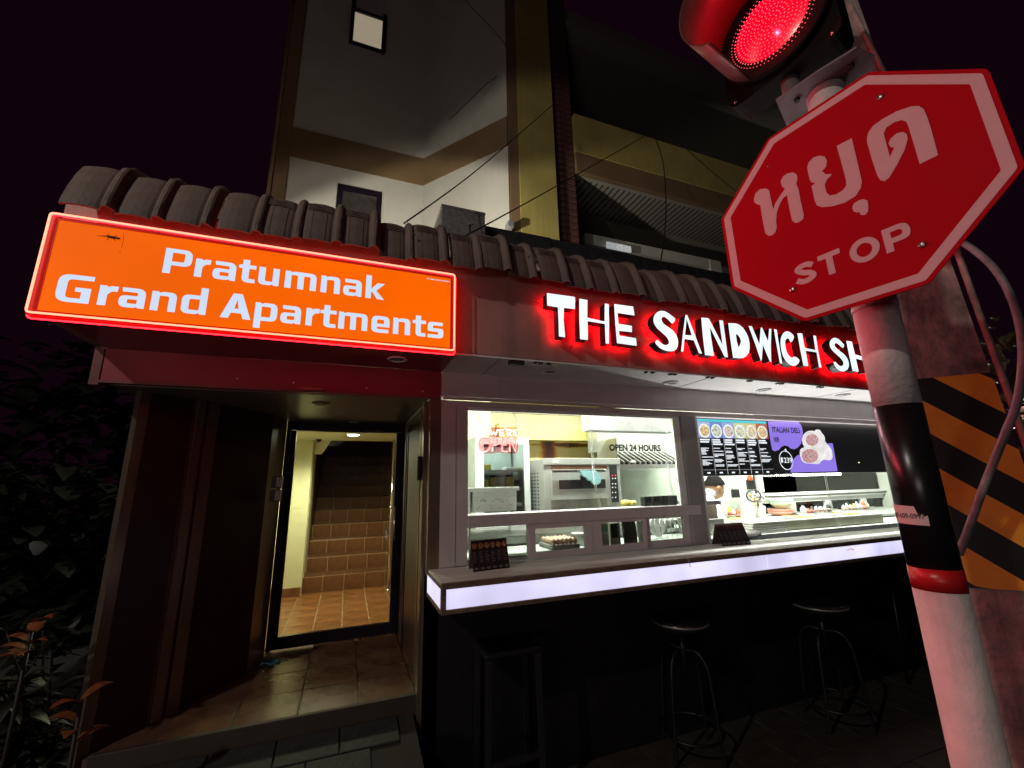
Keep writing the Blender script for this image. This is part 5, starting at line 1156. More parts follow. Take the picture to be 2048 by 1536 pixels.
def shape(pts, m, nm, d=.002, smooth=True, par=None, hs=()):
    P = [q9(*p) for p in pts]
    if smooth: P = [tuple(v) for v in crom(P, 3, True)]
    mb = MB(); mb.prism(P, hs, d0=-(TY-.0004), d1=-(TY-d)); return mb.build(nm, m, par or t2)
shape([(808, 274), (1060, 278), (1072, 280), (1100, 310), (1112, 360), (1112, 410), (1095, 470), (1070, 500), (1040, 516), (1008, 508), (985, 490), (955, 482), (925, 495), (905, 522), (870, 533), (848, 522), (838, 480), (825, 400)], m_pur, 'purple_shape', smooth=False)
shape([(1008, 720), (1008, 680), (1015, 640), (1035, 600), (1065, 570), (1100, 558), (1200, 520), (1330, 466), (1372, 464), (1415, 708)], m_pur, 'purple_shape', smooth=False)
m_inkb = mat('screen_black_ink', (.01, .01, .015), .5, var=0)
def stext(s_, x0, y0, x1, y1, m, nm='lettering', off=.02, d=.003):
    a = aty(*z9(x0, y1), TY); b = aty(*z9(x1, y1), TY); c = aty(*z9(x0, y0), TY)
    mb = MB(); add_text(mb, s_, (a.x, TY, a.z), (1, 0, 0), (0, 0, 1), (0, -1, 0), b.x-a.x, c.z-a.z, d, off); return mb.build(nm, m, t2)
stext('ITALIAN DELI', 848, 322, 1085, 370, m_inkb, off=.03); stext('WR', 860, 408, 910, 458, m_inkb, off=.03)
stext('฿239', 925, 585, 1022, 638, m_scw, off=.008); stext('9', 955, 512, 972, 540, m_scw, off=.02)
ringc = aty(*z9(968, 612), TY); Rr = .5*(aty(*z9(1027, 612), TY).x-aty(*z9(910, 612), TY).x)
MB().prism([(ringc.x+Rr*math.cos(a*.2), ringc.z+Rr*math.sin(a*.2)) for a in range(31)], [[(ringc.x+(Rr-.005)*math.cos(a*.2), ringc.z+(Rr-.005)*math.sin(a*.2)) for a in range(31)]], d0=-(TY-.0004), d1=-(TY-.002)).build('price_ring', m_scw, t2)
m_wrap = mat('screen_wrap', (.5, .5, .5), .4, var=0, emit=(.72, .70, .70), es=.95, evar=.25, escale=14)
shape([(1108, 430), (1120, 390), (1150, 362), (1190, 355), (1215, 360), (1230, 345), (1260, 350), (1280, 380), (1300, 405), (1308, 450), (1340, 490), (1365, 530), (1370, 590), (1345, 612), (1300, 608), (1270, 620), (1250, 645), (1190, 642), (1130, 636), (1098, 600), (1088, 550), (1095, 515), (1125, 498), (1112, 465)], m_wrap, 'wrap_picture', .003)
m_ham = foodmat(5); m_ham.name = 'wrap_filling_picture'
for nn in m_ham.node_tree.nodes:
    if nn.type == 'MIX_RGB' and nn.blend_type == 'MIX': nn.inputs[1].default_value = (.62, .28, .30, 1); nn.inputs[0].default_value = .22
for cx0, cy0, rx, ry in ((1192, 435, 55, 52), (1172, 575, 72, 62)):
    shape([(cx0+rx*math.cos(a*.42), cy0+ry*math.sin(a*.42)) for a in range(15)], m_ham, 'filling_picture', .0038)
MB().box(2.55, 5.2, TY-.01, TY+.06, za+.0005, za+.012).build('hanging_rail', m_steel, t1)
for i, px in enumerate((1406, 1525, 1600, 1700)):
    pass
a = aty(1720, 925, TY-.01); MB().lathe([(.006, 0), (.004, .004), (0, .006)], (a.x, TY-.0005, a.z), 8, (0, -1, 0)).build('standby_light', mat('small_lit_led', (.5, .4, .2), .4, var=0, emit=(1, .8, .4), es=1.5), t2)
# window jambs right
MB().box(W1R+.146, 2.556, 2.6, 2.66, 1.135, 2.082).build('window_jamb', m_white, shop)
# work surfaces behind right window
tagm(MB().box(2.60, 6.8, 3.12, RW-.055, 1.16, 1.19, bev=.004).box(2.62, 6.8, 3.2, RW-.1, .03, 1.159).build('preparation_table', mat('pale_green_steel', (.55, .62, .56), .35, .25, var=.08), loc=(4, 3.6, 0)), 'pale steel preparation table running along the rear windows', 'table')
# cold topping counter: long steel box
x0 = aty(1571, 1072, 2.78).x; x1 = aty(1768, 1042, 2.78).x; zt_ = aty(1571, 1053, 2.78).z
cc_ = thing('topping_counter', 'long low steel topping counter behind the serving sill of the right window', 'food counter', ((x0+x1)/2, 2.9, SHZ))
MB().box(x0, x1, 2.78, 3.09, SHZ+.002, zt_+.04, bev=.005).build('body', mat('olive_tinted_steel', (.34, .34, .25), .3, .6, var=.18, scale=5), cc_)
MB().box(x0-.01, x1+.01, 2.77, 3.10, zt_+.041, zt_+.05, bev=.003).build('lid', m_steel, cc_)
for k in range(6): MB().box(x0+.1+k*.22, x0+.28+k*.22, 2.85, 3.04, zt_+.0505, zt_+.06, bev=.003).build('pan', [m_steel, jar_m[0], m_white][k % 3], cc_)
# stacked trays left of it
tr = thing('steel_trays', 'stack of shallow steel trays left of the long topping counter', 'trays', (x0-.1, 2.8, SHZ))
xt = aty(1500, 1070, 2.78).x
for k in range(5): MB().box(xt-.02+k*.006, x0-.02, 2.74, 3.0, SHZ+.002+k*.018, SHZ+.016+k*.018, bev=.003).build('tray', m_steel, tr)
# crumpled white plastic bag
bg_ = MB(); c0 = aty(1505, 1082, 2.66); R_ = random.Random(5); N_ = 14
for i in range(N_):
    for j in range(7):
        th = j/6*math.pi; ph = i/N_*2*math.pi; rr = 1+.22*R_.uniform(-1, 1)
        bg_.vert((c0.x+.11*math.sin(th)*math.cos(ph)*rr, 2.672+.035*math.sin(th)*math.sin(ph)*rr, 1.165+.030*math.cos(th)*rr))
for i in range(N_):
    for j in range(6): a = i*7+j; b = ((i+1) % N_)*7+j; bg_.face([a, b, b+1, a+1], True)
tagm(bg_.build('plastic_bag', m_white, loc=(c0.x, 2.67, 1.133)), 'crumpled white plastic bag on the sill beside the second menu card', 'plastic bag')
# bowls and dishes
def bowl(px, py, Y, r, h, m, label, n=1, zb=1.191):
    p = aty(px, py, Y); mb = MB()
    for k in range(n):
        z_ = zb+k*h*.45; mb.lathe([(r*.5, z_), (r*.9, z_+h*.55), (r, z_+h), (r*.95, z_+h), (r*.5, z_+h*.2), (0, z_+h*.15)], (p.x, Y, 0), 22)
    return tagm(mb.build('bowl', m, loc=(p.x, Y, zb)), label, 'bowl')
bowl(1562, 1028, 3.5, .13, .05, mat('salmon_plastic', (.68, .30, .22), .4), 'wide salmon pink bowls under the green ones on the preparation table', 2)
bowl(1564, 1012, 3.5, .115, .06, mat('pale_green_plastic', (.42, .62, .40), .4), 'pale green bowls stacked above the pink ones', 2, 1.275)
# utensil pot with colander
ut = thing('utensil_pot', 'pot crowded with ladles, tongs and a dark coiled cable near the white partition', 'utensil pot', (aty(1520, 1020, 3.45).x, 3.45, 1.191))
p = ROOT['utensil_pot']
MB().lathe([(.05, 0), (.055, .12), (.052, .12), (.045, .01)], (p.x, p.y, 1.192), 18).build('pot', m_steel, ut)
R_ = random.Random(3)
for k in range(8):
    a_ = R_.uniform(0, 6.28); l_ = R_.uniform(.16, .26); MB().tube([(p.x, p.y, 1.2), (p.x+.09*math.cos(a_), p.y+.05*math.sin(a_), 1.2+l_)], .005, 6).lathe([(0, -.02), (.02, 0), (0, .02)], (p.x+.095*math.cos(a_), p.y+.05*math.sin(a_), 1.2+l_), 8).build('utensil', [m_chrome, jar_m[1], m_black2][k % 3], ut)
MB().tube(crom([(p.x-.12+.1*math.cos(t*.8), p.y-.05, 1.42+.06*math.sin(t*.8)) for t in range(9)], 3, False), .008, 6).build('coiled_cable', m_black2, ut)
# white partition post and hanging pouches
a, b, c, e = F(1500, 955, 1512, 1045, 3.62)
MB().box(a, b, 3.62, RW-.01, 1.19, 2.6).build('partition', m_white, shop)
def pouch(x0, y0, x1, y1, Y, label):
    a, b, c, e = F(x0, y0, x1, y1, Y); t_ = thing('hanging_pouch', label, 'pouch', ((a+b)/2, Y, c), 'black pouches hanging on the kitchen wall')
    MB().box(a, b, Y, Y+.03, c, e, bev=.006).build('pocket', m_black2, t_)
    for k in range(5): MB().tube([(a+.015+k*(b-a-.03)/4, Y+.015, e-.02), (a+.015+k*(b-a-.03)/4+random.uniform(-.03, .03), Y+.01, e+.07+random.random()*.03)], .005, 6).build('handle', m_steel, t_)
pouch(1465, 979, 1481, 995, 3.70, 'black pouch of cutlery on the wall beside the person')
pouch(1495, 960, 1512, 979, 3.58, 'black pouch with a red tool hanging on the white partition')
a = aty(1499, 952, 3.57); MB().lathe([(.02, 0), (.03, .03), (0, .09)], (a.x, 3.57, a.z-.05), 10).build('tool_top', mat('orange_red_plastic', (.7, .12, .04), .4), bpy.data.objects['hanging_pouch.001'])
# pan, white caddy, tubs near the person
p = aty(1596, 1032, 3.4); pn = thing('frying_pan', 'small pan with yellow contents and black handle on the preparation table', 'pan', (p.x, 3.4, 1.191))
MB().lathe([(.07, 0), (.09, .03), (.086, .03), (.066, .006), (0, .006)], (p.x, 3.4, 1.192), 22).build('pan_body', m_black2, pn)
MB().lathe([(.078, .018), (0, .022)], (p.x, 3.4, 1.192), 22).build('contents', jar_m[0], pn)
MB().tube([(p.x+.08, 3.4, 1.215), (p.x+.24, 3.38, 1.24)], [.012, .009], 8).build('handle', m_black2, pn)
sbox('white_tub', 1395, 1007, 1438, 1040, 2.9, .2, mat('beige_tub', (.56, .48, .38), .45, var=.2), 'beige food tub in front of the person at the window', 'tub', .012)
sbox('tub_cover', 1390, 1003, 1443, 1009, 2.88, .24, mat('grey_plastic', (.22, .20, .20), .45), 'grey flat lid lying over the beige food tub', 'tub cover', .004, False)
sbox('dark_tray', 1398, 1040, 1450, 1052, 2.84, .25, m_steeld, 'dark steel tray in front of the beige tub', 'tray', .006)
p = aty(1455, 1035, 2.95); tagm(MB().lathe([(.022, 0), (.024, .07), (.012, .085), (.010, .10), (0, .102)], (p.x, 2.95, SHZ+.001), 14).build('sauce_bottle', m_white, loc=(p.x, 2.95, SHZ)), 'white squeeze bottle right of the beige tub', 'bottle')
p = aty(1472, 1042, 3.3); tagm(MB().lathe([(.0, 0), (.10, .004), (.11, .012), (.06, .03), (0, .034)], (p.x, 3.3, 1.192), 16).build('lettuce_plate', mat('lettuce', (.42, .48, .12), .6, var=.3, scale=40), loc=(p.x, 3.3, 1.19)), 'yellow green salad leaves on a plate below the cutlery pouch', 'plate')
# things in the rear lane seen through the back windows
p = aty(1630, 1023, 4.2); tagm(MB().tube(rp([(0, 0, 0), (0, .20, .05), (.32, .20, .05), (.32, 0, 0)]) and [(p.x-.16+q[0], 4.2, p.z-.12+q[1]) for q in rp([(0, -.1, 0), (0, .16, .05), (.30, .16, .05), (.30, -.1, 0)], 4)], .012, 8).build('metal_chair_back', m_chrome, loc=(p.x, 4.2, p.z)), 'bent chrome chair back seen through the rear service window', 'chair')
a, b, c, e = F(1684, 1000, 1703, 1024, 3.9); nt_ = thing('paper_notice', 'white paper notice with lines of print hanging at the rear window', 'notice', ((a+b)/2, 3.9, c))
MB().box(a, b, 3.9, 3.903, c, e).build('sheet', m_white, nt_)
tx = MB()
for k in range(8): tx.box(a+.02, b-.02-random.random()*.05, 3.898, 3.8995, e-.03-k*.018, e-.024-k*.018)
tx.build('print', mat('grey_print', (.3, .3, .3), .6), nt_)
p = aty(1640, 948, 3.6); tagm(MB().tube([(p.x-.45, 3.6, p.z+.0), (p.x+.36, 3.6, p.z+.0)], .018, 10).build('strip_light', m_tube, loc=(p.x, 3.6, p.z)), 'lit fluorescent strip just below the advert screen', 'strip light')
p = aty(1738, 990, 4.1); tagm(MB().tube([(p.x, 4.1, 1.2), (p.x, 4.1, 2.4)], .012, 8).build('lit_pole', mat('bluish_white_strip', (.6, .6, .7), .4, var=0, emit=(.6, .65, 1), es=1.0), loc=(p.x, 4.1, 1.2)), 'thin bluish white strip light behind the rear window', 'strip light')

# ================================================================== PERSON
def skin_person():
    base = aty(1424, 978, 3.35)
    hx, hy, hz = base.x, 3.35, base.z   # head centre
    root = thing('person', 'person in a white shirt and dark cap bending over the counter behind the right window', 'person', (hx, hy, 0.03))
    me = bpy.data.meshes.new('body')
    s_ = 1
    V = [(-.10, .05, .95-0), (-.11, .05, 1.15), (-.11, .03, 1.32), (-.10, .0, 1.44), (-.07, -.01, 1.53), (0, 0, 1.60),
         (-.02, .18, 1.40), (.06, .20, 1.18), (.24, .05, 1.20), (.30, -.02, 1.21),
         (-.16, -.17, 1.38), (-.06, -.22, 1.16), (.14, -.26, 1.20), (.20, -.28, 1.21),
         (-.10, .14, .90), (-.06, .15, .48), (-.10, .15, .06), (.02, .15, .035),
         (-.10, -.06, .90), (-.06, -.08, .48), (-.10, -.08, .06), (.02, -.08, .035)]
    E_ = [(0, 1), (1, 2), (2, 3), (3, 4), (4, 5), (3, 6), (6, 7), (7, 8), (8, 9), (3, 10), (10, 11), (11, 12), (12, 13), (0, 14), (14, 15), (15, 16), (16, 17), (0, 18), (18, 19), (19, 20), (20, 21)]
    R_ = [.135, .13, .15, .13, .052, .085, .07, .05, .035, .03, .07, .05, .035, .03, .09, .065, .045, .035, .09, .065, .045, .035]
    dz = hz-1.60-0.03
    me.from_pydata([(x, y, z + (dz if z > .93 else 0)) for x, y, z in V], E_, [])
    o = bpy.data.objects.new('body', me); COL.objects.link(o); o.parent = root
    md = o.modifiers.new('skin', 'SKIN'); sk = me.skin_vertices[0].data if me.skin_vertices else None
    if sk is None:
        bm = bmesh.new(); bm.from_mesh(me); bm.verts.layers.skin.verify(); bm.to_mesh(me); bm.free(); sk = me.skin_vertices[0].data
    for v, r in zip(sk, R_): v.radius = (r, r)
    sk[0].use_root = True
    ms = o.modifiers.new('sub', 'SUBSURF'); ms.levels = 2; ms.render_levels = 2
    m_cl = mat('white_shirt', (.62, .66, .64), .8, var=.06); me.materials.append(m_cl)
    # head with brow, nose, chin facing right/forward and down
    sknm = mat('brown_skin', (.36, .19, .10), .5, var=.06)
    hd_ = MB(); n_ = 20; off = Vector((hx+.02, hy-.01, hz+.02)); yaw = math.radians(-12)
    fx = Vector((math.cos(yaw), math.sin(yaw), -.35)).normalized(); upv = (Vector((0, 0, 1))-fx*fx.z).normalized(); sd = upv.cross(fx)
    rings = []
    for j in range(15):
        th = math.pi*j/14; row = []
        for k in range(n_):
            ph = 2*math.pi*k/n_
            x = .098*math.sin(th)*math.cos(ph); y = .074*math.sin(th)*math.sin(ph); z = .118*math.cos(th)
            if z < -.03: x = x*(1-(-z-.03)*3.0)+.018; y *= (1-(-z-.03)*3.2)
            if abs(y) < .02 and x > .05:
                if -.045 < z < .012: x += .026*(1-abs((z+.02)/.035)) if z < .012 else 0
                if -.075 < z < -.055: x += .006
            if .018 < abs(y) < .05 and x > .06 and .005 < z < .03: x -= .007
            row.append(hd_.vert(off+fx*x+sd*y+upv*z))
        rings.append(row)
    for j in range(14):
        for k in range(n_): hd_.face([rings[j][k], rings[j+1][k], rings[j+1][(k+1) % n_], rings[j][(k+1) % n_]], True)
    ho = hd_.build('head', sknm, root)
    for s2 in (-1, 1):
        MB().lathe([(0, -.008), (.018, -.004), (.024, 0), (.018, .006), (0, .008)], off+sd*.076*s2-upv*.01, 10, sd*s2).build('ear', sknm, ho)
        MB().lathe([(0, -.004), (.009, 0), (0, .004)], off+sd*.032*s2+fx*.083+upv*.014, 8, fx).build('eye', m_black2, ho)
    MB().box(-.02, .02, -.003, .003, -.003, .003, M=Matrix.Translation(off+fx*.096-upv*.062) @ Matrix((sd, fx, upv)).transposed().to_4x4()).build('mouth', mat('lip', (.25, .09, .07), .5), ho)
    hr_ = MB(); rows = []
    for j in range(9):
        th = math.pi*.5*j/8*.98; row = []
        for k in range(n_):
            ph = 2*math.pi*k/n_; back = .5-.5*math.cos(ph)
            x = .105*math.sin(th)*math.cos(ph); y = .081*math.sin(th)*math.sin(ph); z = .125*math.cos(th)-.012
            if j > 4: z += .05*(1-back)*(j-4)/4-.03*back
            row.append(hr_.vert(off+fx*(x-.006)+sd*y+upv*(z+.01)))
        rows.append(row)
    for j in range(8):
        for k in range(n_): hr_.face([rows[j][k], rows[j+1][k], rows[j+1][(k+1) % n_], rows[j][(k+1) % n_]], True)
    hr_.build('dark_hair', mat('black_hair', (.008, .007, .007), .9, spec=.1), root)
    # hands: palm with five bent fingers reaching to the worktop
    for hand, wr in enumerate((V[9], V[13])):
        w0 = Vector((hx+wr[0], hy+wr[1], wr[2]+dz)) if False else Vector((hx+wr[0], hy+wr[1], wr[2]+dz+.0))
        hm = MB(); hm.tube([w0-Vector((.02, 0, 0)), w0+Vector((.03, 0, -.003)), w0+Vector((.075, 0, -.008))], [.024, .034, .036], 10)
        for k, (dy, l_) in enumerate(((-.027, .062), (-.009, .072), (.009, .070), (.026, .055))):
            b_ = w0+Vector((.07, dy, -.008)); hm.tube([b_, b_+Vector((l_*.5, dy*.1, .004)), b_+Vector((l_*.85, dy*.1, -.016)), b_+Vector((l_*.95, dy*.1, -.034))], [.009, .0085, .0075, .006], 8)
        s3 = -1 if hand == 0 else 1
        b_ = w0+Vector((.02, .03*s3, -.005)); hm.tube([b_, b_+Vector((.03, .025*s3, -.005)), b_+Vector((.055, .03*s3, -.018))], [.012, .010, .008], 8)
        hm.build('hand', sknm, root)
    return root
skin_person()

# ================================================================== MENU CARDS on the counter
def card(px, py, Y, wdt, hgt, yaw, lean, label, dark):
    p = atz(px, py, 1.133); p = Vector((p.x, Y, 1.133)); t_ = thing('menu_card', label, 'menu card', p, 'menu cards standing on the counter')
    M_ = Matrix.Translation(p) @ Matrix.Rotation(yaw, 4, 'Z') @ Matrix.Rotation(lean, 4, 'X')
    MB().box(-wdt/2, wdt/2, 0, .004, 0, hgt, M=M_).build('front_card', mat('black_menu_print', (.018, .012, .014), .35, var=.1), t_)
    M2 = Matrix.Translation(p+Vector((0, .10, 0))) @ Matrix.Rotation(yaw, 4, 'Z') @ Matrix.Rotation(-lean*.9, 4, 'X')
    MB().box(-wdt/2, wdt/2, 0, .003, 0, hgt, M=M2).build('back_card', mat('brown_card', (.10, .06, .05), .6), t_)
    im = MB(); rr = random.Random(3)
    for k in range(6):
        cx0 = -wdt/2+wdt*(k+.5)/6
        im.prism([(cx0+wdt*.07*math.cos(a*.63)*1.0, hgt*.83+hgt*.10*math.sin(a*.63)) for a in range(10)], O=M_ @ Vector((0, -.0002, 0)), U=M_.to_3x3() @ Vector((1, 0, 0)), V=M_.to_3x3() @ Vector((0, 0, 1)), N=M_.to_3x3() @ Vector((0, -1, 0)), d0=0, d1=.0008)
    im.build('dish_pictures', mat('card_food_print' + ('_dim' if dark else ''), (.30, .14, .06) if not dark else (.09, .03, .03), .5, var=.7, scale=90), t_)
    tx = MB()
    for k in range(6):
        x_ = -wdt/2+wdt*(k+.5)/6
        for q in range(7): 
            l_ = wdt*rr.uniform(.05, .12); a = M_ @ Vector((x_-wdt*.06, -.0008, hgt*(.62-.055*q))); 
            tx.prism([(0, 0), (l_, 0), (l_, hgt*.018), (0, hgt*.018)], O=a, U=M_.to_3x3() @ Vector((1, 0, 0)), V=M_.to_3x3() @ Vector((0, 0, 1)), N=M_.to_3x3() @ Vector((0, -1, 0)), d0=0, d1=.0004)
        a = M_ @ Vector((x_-wdt*.045, -.0008, hgt*.055)); tx.prism([(0, 0), (wdt*.09, 0), (wdt*.09, hgt*.07), (0, hgt*.07)], O=a, U=M_.to_3x3() @ Vector((1, 0, 0)), V=M_.to_3x3() @ Vector((0, 0, 1)), N=M_.to_3x3() @ Vector((0, -1, 0)), d0=0, d1=.0004)
    tx.build('small_text', mat('card_text', (.16, .14, .15), .6), t_)['kind'] = 'stuff'
p = atz(980, 1140, 1.133)
card(985, 1140, 2.42, .225, .158, math.radians(8), math.radians(-14), 'black menu card with bread pictures standing at the left end of the counter', False)
card(1460, 1088, 2.46, .25, .155, math.radians(-4), math.radians(-22), 'darker menu card leaning on the counter right of the window post', True)

# ================================================================== STOOLS
def round_stool(x, y, label, seat_z=.742):
    t_ = thing('bar_stool', label, 'bar stool', (x, y, 0), 'bar stools under the counter')
    MB().lathe([(.14, seat_z-.05), (.165, seat_z-.045), (.172, seat_z-.02), (.165, seat_z-.002), (.14, seat_z+.002), (0, seat_z-.004)], (x, y, 0), 36).build('seat', mat('black_vinyl', (.014, .013, .016), .28, var=.1), t_)
    MB().lathe([(.171, seat_z-.012), (.1745, seat_z-.016), (.171, seat_z-.024)], (x, y, 0), 36).build('seat_rim', m_steeld, t_)
    MB().lathe([(.018, .40), (.018, seat_z-.05)], (x, y, 0), 16).build('screw_column', m_dark, t_)
    for k in range(4):
        a_ = math.radians(20+90*k); c, s = math.cos(a_), math.sin(a_)
        MB().tube(crom([(x+.015*c, y+.015*s, .56), (x+.09*c, y+.09*s, .565), (x+.145*c, y+.145*s, .50), (x+.165*c, y+.165*s, .36), (x+.18*c, y+.18*s, .15), (x+.195*c, y+.195*s, .0)], 5), .010, 8).build('leg', m_dark, t_)
    MB().tube([(x+.185*math.cos(a*.21), y+.185*math.sin(a*.21), .13) for a in range(30)], .008, 8, closed=True).build('foot_ring', m_dark, t_)
    return t_
round_stool(2.04, 2.42, 'round black swivel stool with a bowed tube frame, middle one under the counter')
round_stool(3.16, 2.30, 'round black swivel stool with a bowed tube frame, nearest the striped pole')
x, y = .885, 2.50
st_ = thing('bar_stool', 'square seated black stool at the left end under the counter', 'bar stool', (x, y, 0), 'bar stools under the counter')
MB().box(x-.16, x+.16, y-.14, y+.08, .705, .735, bev=.010).build('seat', MT['black_vinyl'], st_)
for sx in (-1, 1):
    for sy in (-.13, .07): MB().hexa([(x+sx*.14-.014, y+sy-.012, .705), (x+sx*.14+.014, y+sy-.012, .705), (x+sx*.14+.014, y+sy+.012, .705), (x+sx*.14-.014, y+sy+.012, .705)][::1]+[(x+sx*.15-.014, y+sy-.012, 0), (x+sx*.15+.014, y+sy-.012, 0), (x+sx*.15+.014, y+sy+.012, 0), (x+sx*.15-.014, y+sy+.012, 0)]).build('leg', m_black2, st_)
MB().box(x-.14, x+.14, y-.14, y-.12, .22, .245).build('stretcher', m_black2, st_)
x, y = 4.35, 2.30
st_ = thing('bar_stool', 'dark stool at the far right end almost hidden by the striped pole', 'bar stool', (x, y, 0), 'bar stools under the counter')
MB().box(x-.16, x+.16, y-.14, y+.14, .76, .795, bev=.012).build('seat', MT['black_vinyl'], st_)
for sx in (-.14, .14):
    for sy in (-.12, .12): MB().tube([(x+sx, y+sy, .76), (x+sx*1.15, y+sy*1.15, 0)], .012, 8).build('leg', m_dark, st_)

# ================================================================== PLANTS at the lower left
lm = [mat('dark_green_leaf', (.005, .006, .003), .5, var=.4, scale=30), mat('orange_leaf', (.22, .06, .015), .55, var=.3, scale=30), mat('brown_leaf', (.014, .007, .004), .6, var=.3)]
def leaf(mb, base, d, L_, W_, droop):
    d = d.normalized(); s = d.cross(Vector((0, 0, 1))).normalized() if abs(d.z) < .98 else Vector((1, 0, 0)); prev = None; n_ = 4
    for k in range(n_+1):
        t_ = k/n_; c = base+d*L_*t_+Vector((0, 0, -droop*L_*t_*t_)); w2 = W_*math.sin(math.pi*(.08+.9*t_))
        a = mb.vert(c-s*w2+Vector((0, 0, w2*.3))); m_ = mb.vert(c); b = mb.vert(c+s*w2+Vector((0, 0, w2*.3)))
        if prev: mb.face([prev[0], prev[1], m_, a], True); mb.face([prev[1], prev[2], b, m_], True)
        prev = (a, m_, b)
def shrub(x, y, h, n, r, label, mi, seed, og=0):
    R_ = random.Random(seed); t_ = thing('leafy_shrub', label, 'shrub', (x, y, 0))
    stm = MB(); lv = MB()
    for k in range(7):
        a_ = R_.uniform(0, 6.28); tip = Vector((x+r*.8*math.cos(a_), y+r*.8*math.sin(a_), h*R_.uniform(.6, 1)))
        P = crom([Vector((x, y, 0)), Vector((x+r*.2*math.cos(a_), y+r*.2*math.sin(a_), h*.35)), tip], 5); stm.tube(P, [.012*(1-.7*i/len(P)) for i in range(len(P))], 6)
        for q in range(n//7):
            b_ = P[R_.randrange(len(P)//3, len(P))]; az = R_.uniform(0, 6.28)
            leaf(lv, b_, Vector((math.cos(az), math.sin(az), R_.uniform(-.1, .8))), R_.uniform(.10, .2), R_.uniform(.018, .035), R_.uniform(.2, .7))
    stm.build('stem', lm[2], t_); lo = lv.build('foliage', lm[mi], t_); lo['kind'] = 'stuff'
    if og:
        ol = MB()
        for q in range(og):
            az = R_.uniform(0, 6.28); b_ = Vector((x+r*R_.uniform(-.3, .3), y-r*.3+R_.uniform(-.1, .1), h*R_.uniform(.7, 1.05))); leaf(ol, b_, Vector((math.cos(az), math.sin(az), .6)), R_.uniform(.08, .13), .026, .3)
        ol.build('orange_leaves', lm[1], t_)['kind'] = 'stuff'
    return t_
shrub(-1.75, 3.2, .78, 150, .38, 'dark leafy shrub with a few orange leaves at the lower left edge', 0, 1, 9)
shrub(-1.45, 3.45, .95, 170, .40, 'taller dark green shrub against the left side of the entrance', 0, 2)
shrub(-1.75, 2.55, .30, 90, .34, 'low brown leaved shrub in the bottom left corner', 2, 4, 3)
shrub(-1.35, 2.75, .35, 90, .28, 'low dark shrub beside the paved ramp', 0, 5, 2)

# added hedge and trees: dark masses standing in for the unlit left background
R_ = random.Random(11)
def tree(x, y, h, cr, label, seed):
    R2 = random.Random(seed); t_ = thing('added_dark_tree', label, 'tree', (x, y, 0), 'added dark trees left of the entrance')
    MB().tube(crom([(x, y, 0), (x+.1, y, h*.4), (x-.05, y+.1, h*.75)], 4), [.14-.009*i for i in range(9)], 8).build('trunk', lm[2], t_)
    lv = MB()
    for q in range(900):
        th = R2.uniform(0, 6.28); ph = math.acos(R2.uniform(-1, 1)); rr = cr*R2.uniform(.45, 1.05)
        leaf(lv, Vector((x+rr*math.sin(ph)*math.cos(th), y+rr*math.sin(ph)*math.sin(th), h*.62+rr*math.cos(ph)*1.1)), Vector((R2.uniform(-1, 1), R2.uniform(-1, 1), R2.uniform(-.3, .6))), R2.uniform(.25, .5), .12, .4)
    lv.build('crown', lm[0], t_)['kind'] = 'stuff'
tree(-7.5, 8.5, 3.6, 2.0, 'broad added tree darkening the far left edge', 1)
tree(-4.6, 9.5, 3.3, 1.9, 'added dark tree just left of the entrance wall', 2)
tree(-11.5, 9.0, 3.8, 2.2, 'added dark tree farthest out on the left', 3)
hm = MB()
for q in range(2600): leaf(hm, Vector((R_.uniform(-16, -1.9), R_.uniform(6.2, 7.4), R_.uniform(.0, 1.9))), Vector((R_.uniform(-1, 1), R_.uniform(-1, .4), R_.uniform(-.2, .8))), R_.uniform(.2, .4), .09, .4)
hm.build('added_dark_hedge', lm[0], kind='stuff', label='long black hedge added to darken the horizon at the left', category='hedge')
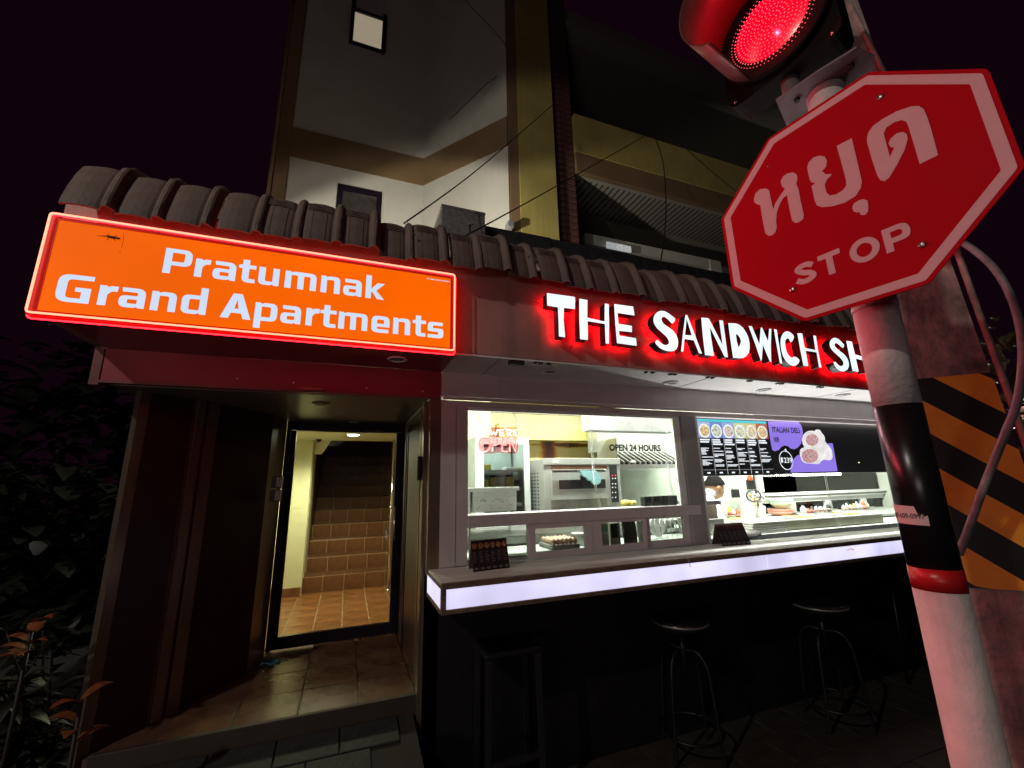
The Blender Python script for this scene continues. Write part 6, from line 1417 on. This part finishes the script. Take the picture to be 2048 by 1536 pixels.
# overgrown bush behind the striped pole at the right edge
bp = ap(2040, 960, 3.1); bt = thing('climbing_bush', 'dark glossy bush behind the hazard striped pole at the right edge', 'bush', (bp.x, bp.y, 0))
R_ = random.Random(5); lv = MB(); MB().tube([(bp.x, bp.y, 0), (bp.x+.05, bp.y+.03, 1.0), (bp.x, bp.y, 1.9)], .02, 6).build('stem', lm[2], bt)
for q in range(420):
    leaf(lv, Vector((bp.x+R_.gauss(.15, .22), bp.y+R_.gauss(.0, .15), R_.uniform(.5, 2.3))), Vector((R_.uniform(-1, 1), R_.uniform(-1, 1), R_.uniform(-.6, .6))), R_.uniform(.05, .10), .022, .5)
lv.build('foliage', mat('glossy_leaf', (.05, .055, .02), .25, var=.5, scale=20), bt)['kind'] = 'stuff'
for q_, (px, py, d_, lb_) in enumerate(((58, 1285, 2.9, 'bright orange leaved plant at the left edge beside the entrance'), (158, 1430, 2.5, 'small plant with a single orange tuft near the bottom left corner'))):
    b_ = ap(px, py, d_); R_ = random.Random(q_); ct = thing('orange_plant', lb_, 'plant', (b_.x, b_.y, 0)); MB().tube([(b_.x, b_.y, 0), (b_.x, b_.y, b_.z+.05)], .008, 6).build('stem', lm[2], ct)
    for k in range(9 if q_ == 0 else 5):
        lv = MB(); az = R_.uniform(0, 6.28); leaf(lv, b_+Vector((0, 0, R_.uniform(-.10, .08))), Vector((math.cos(az), math.sin(az), .7)), .12, .028, .4); lv.build('leaf', lm[1], ct)
# racks of small containers that crowd the kitchen
def rack_of(px, py, Y, zb, n, lb_, seed, hmax=.12, step=.062):
    R_ = random.Random(seed); p = aty(px, py, Y); t_ = thing('condiment_rack', lb_, 'rack', (p.x, Y, zb))
    MB().box(p.x-.03, p.x+n*step, Y-.04, Y+.06, zb, zb+.006).box(p.x-.03, p.x+n*step, Y-.045, Y-.04, zb+.03, zb+.036).build('tray', m_steel, t_)
    for k in range(n):
        x_ = p.x+k*step; h = R_.uniform(.55, 1)*hmax; w_ = R_.uniform(.016, .026); mm = R_.choice([m_white, m_white, m_black2, MT['yellow_pickle'], MT['orange_red_plastic'], m_steel, MT['pale_green_plastic'], MT['beige_tub']])
        b_ = MB().lathe([(w_, 0), (w_, h*.7), (w_*.45, h*.85), (w_*.45, h), (0, h)], (x_, Y, zb+.007), 12).build('bottle', mm, t_)
        MB().lathe([(w_+.0008, h*.2), (w_+.0008, h*.5)], (x_, Y, zb+.007), 12).build('label', R_.choice([m_white, MT['grey_print'], MT['red_print'], MT['salmon_plastic']]), b_)
rack_of(1610, 1040, 3.05, zt_+.062, 7, 'steel tray of mixed sauce bottles on the long topping counter', 2, .07)
rack_of(1690, 1030, 3.55, 1.192, 8, 'row of small bottles under the rear service windows', 3, .10)
rack_of(1445, 1040, 3.55, 1.192, 5, 'short tray of bottles on the table near the person', 4, .13, .055)
rack_of(1252, 1005, 3.6, 1.262, 7, 'row of jars and bottles along the splashback under the extractor hood', 6, .16)
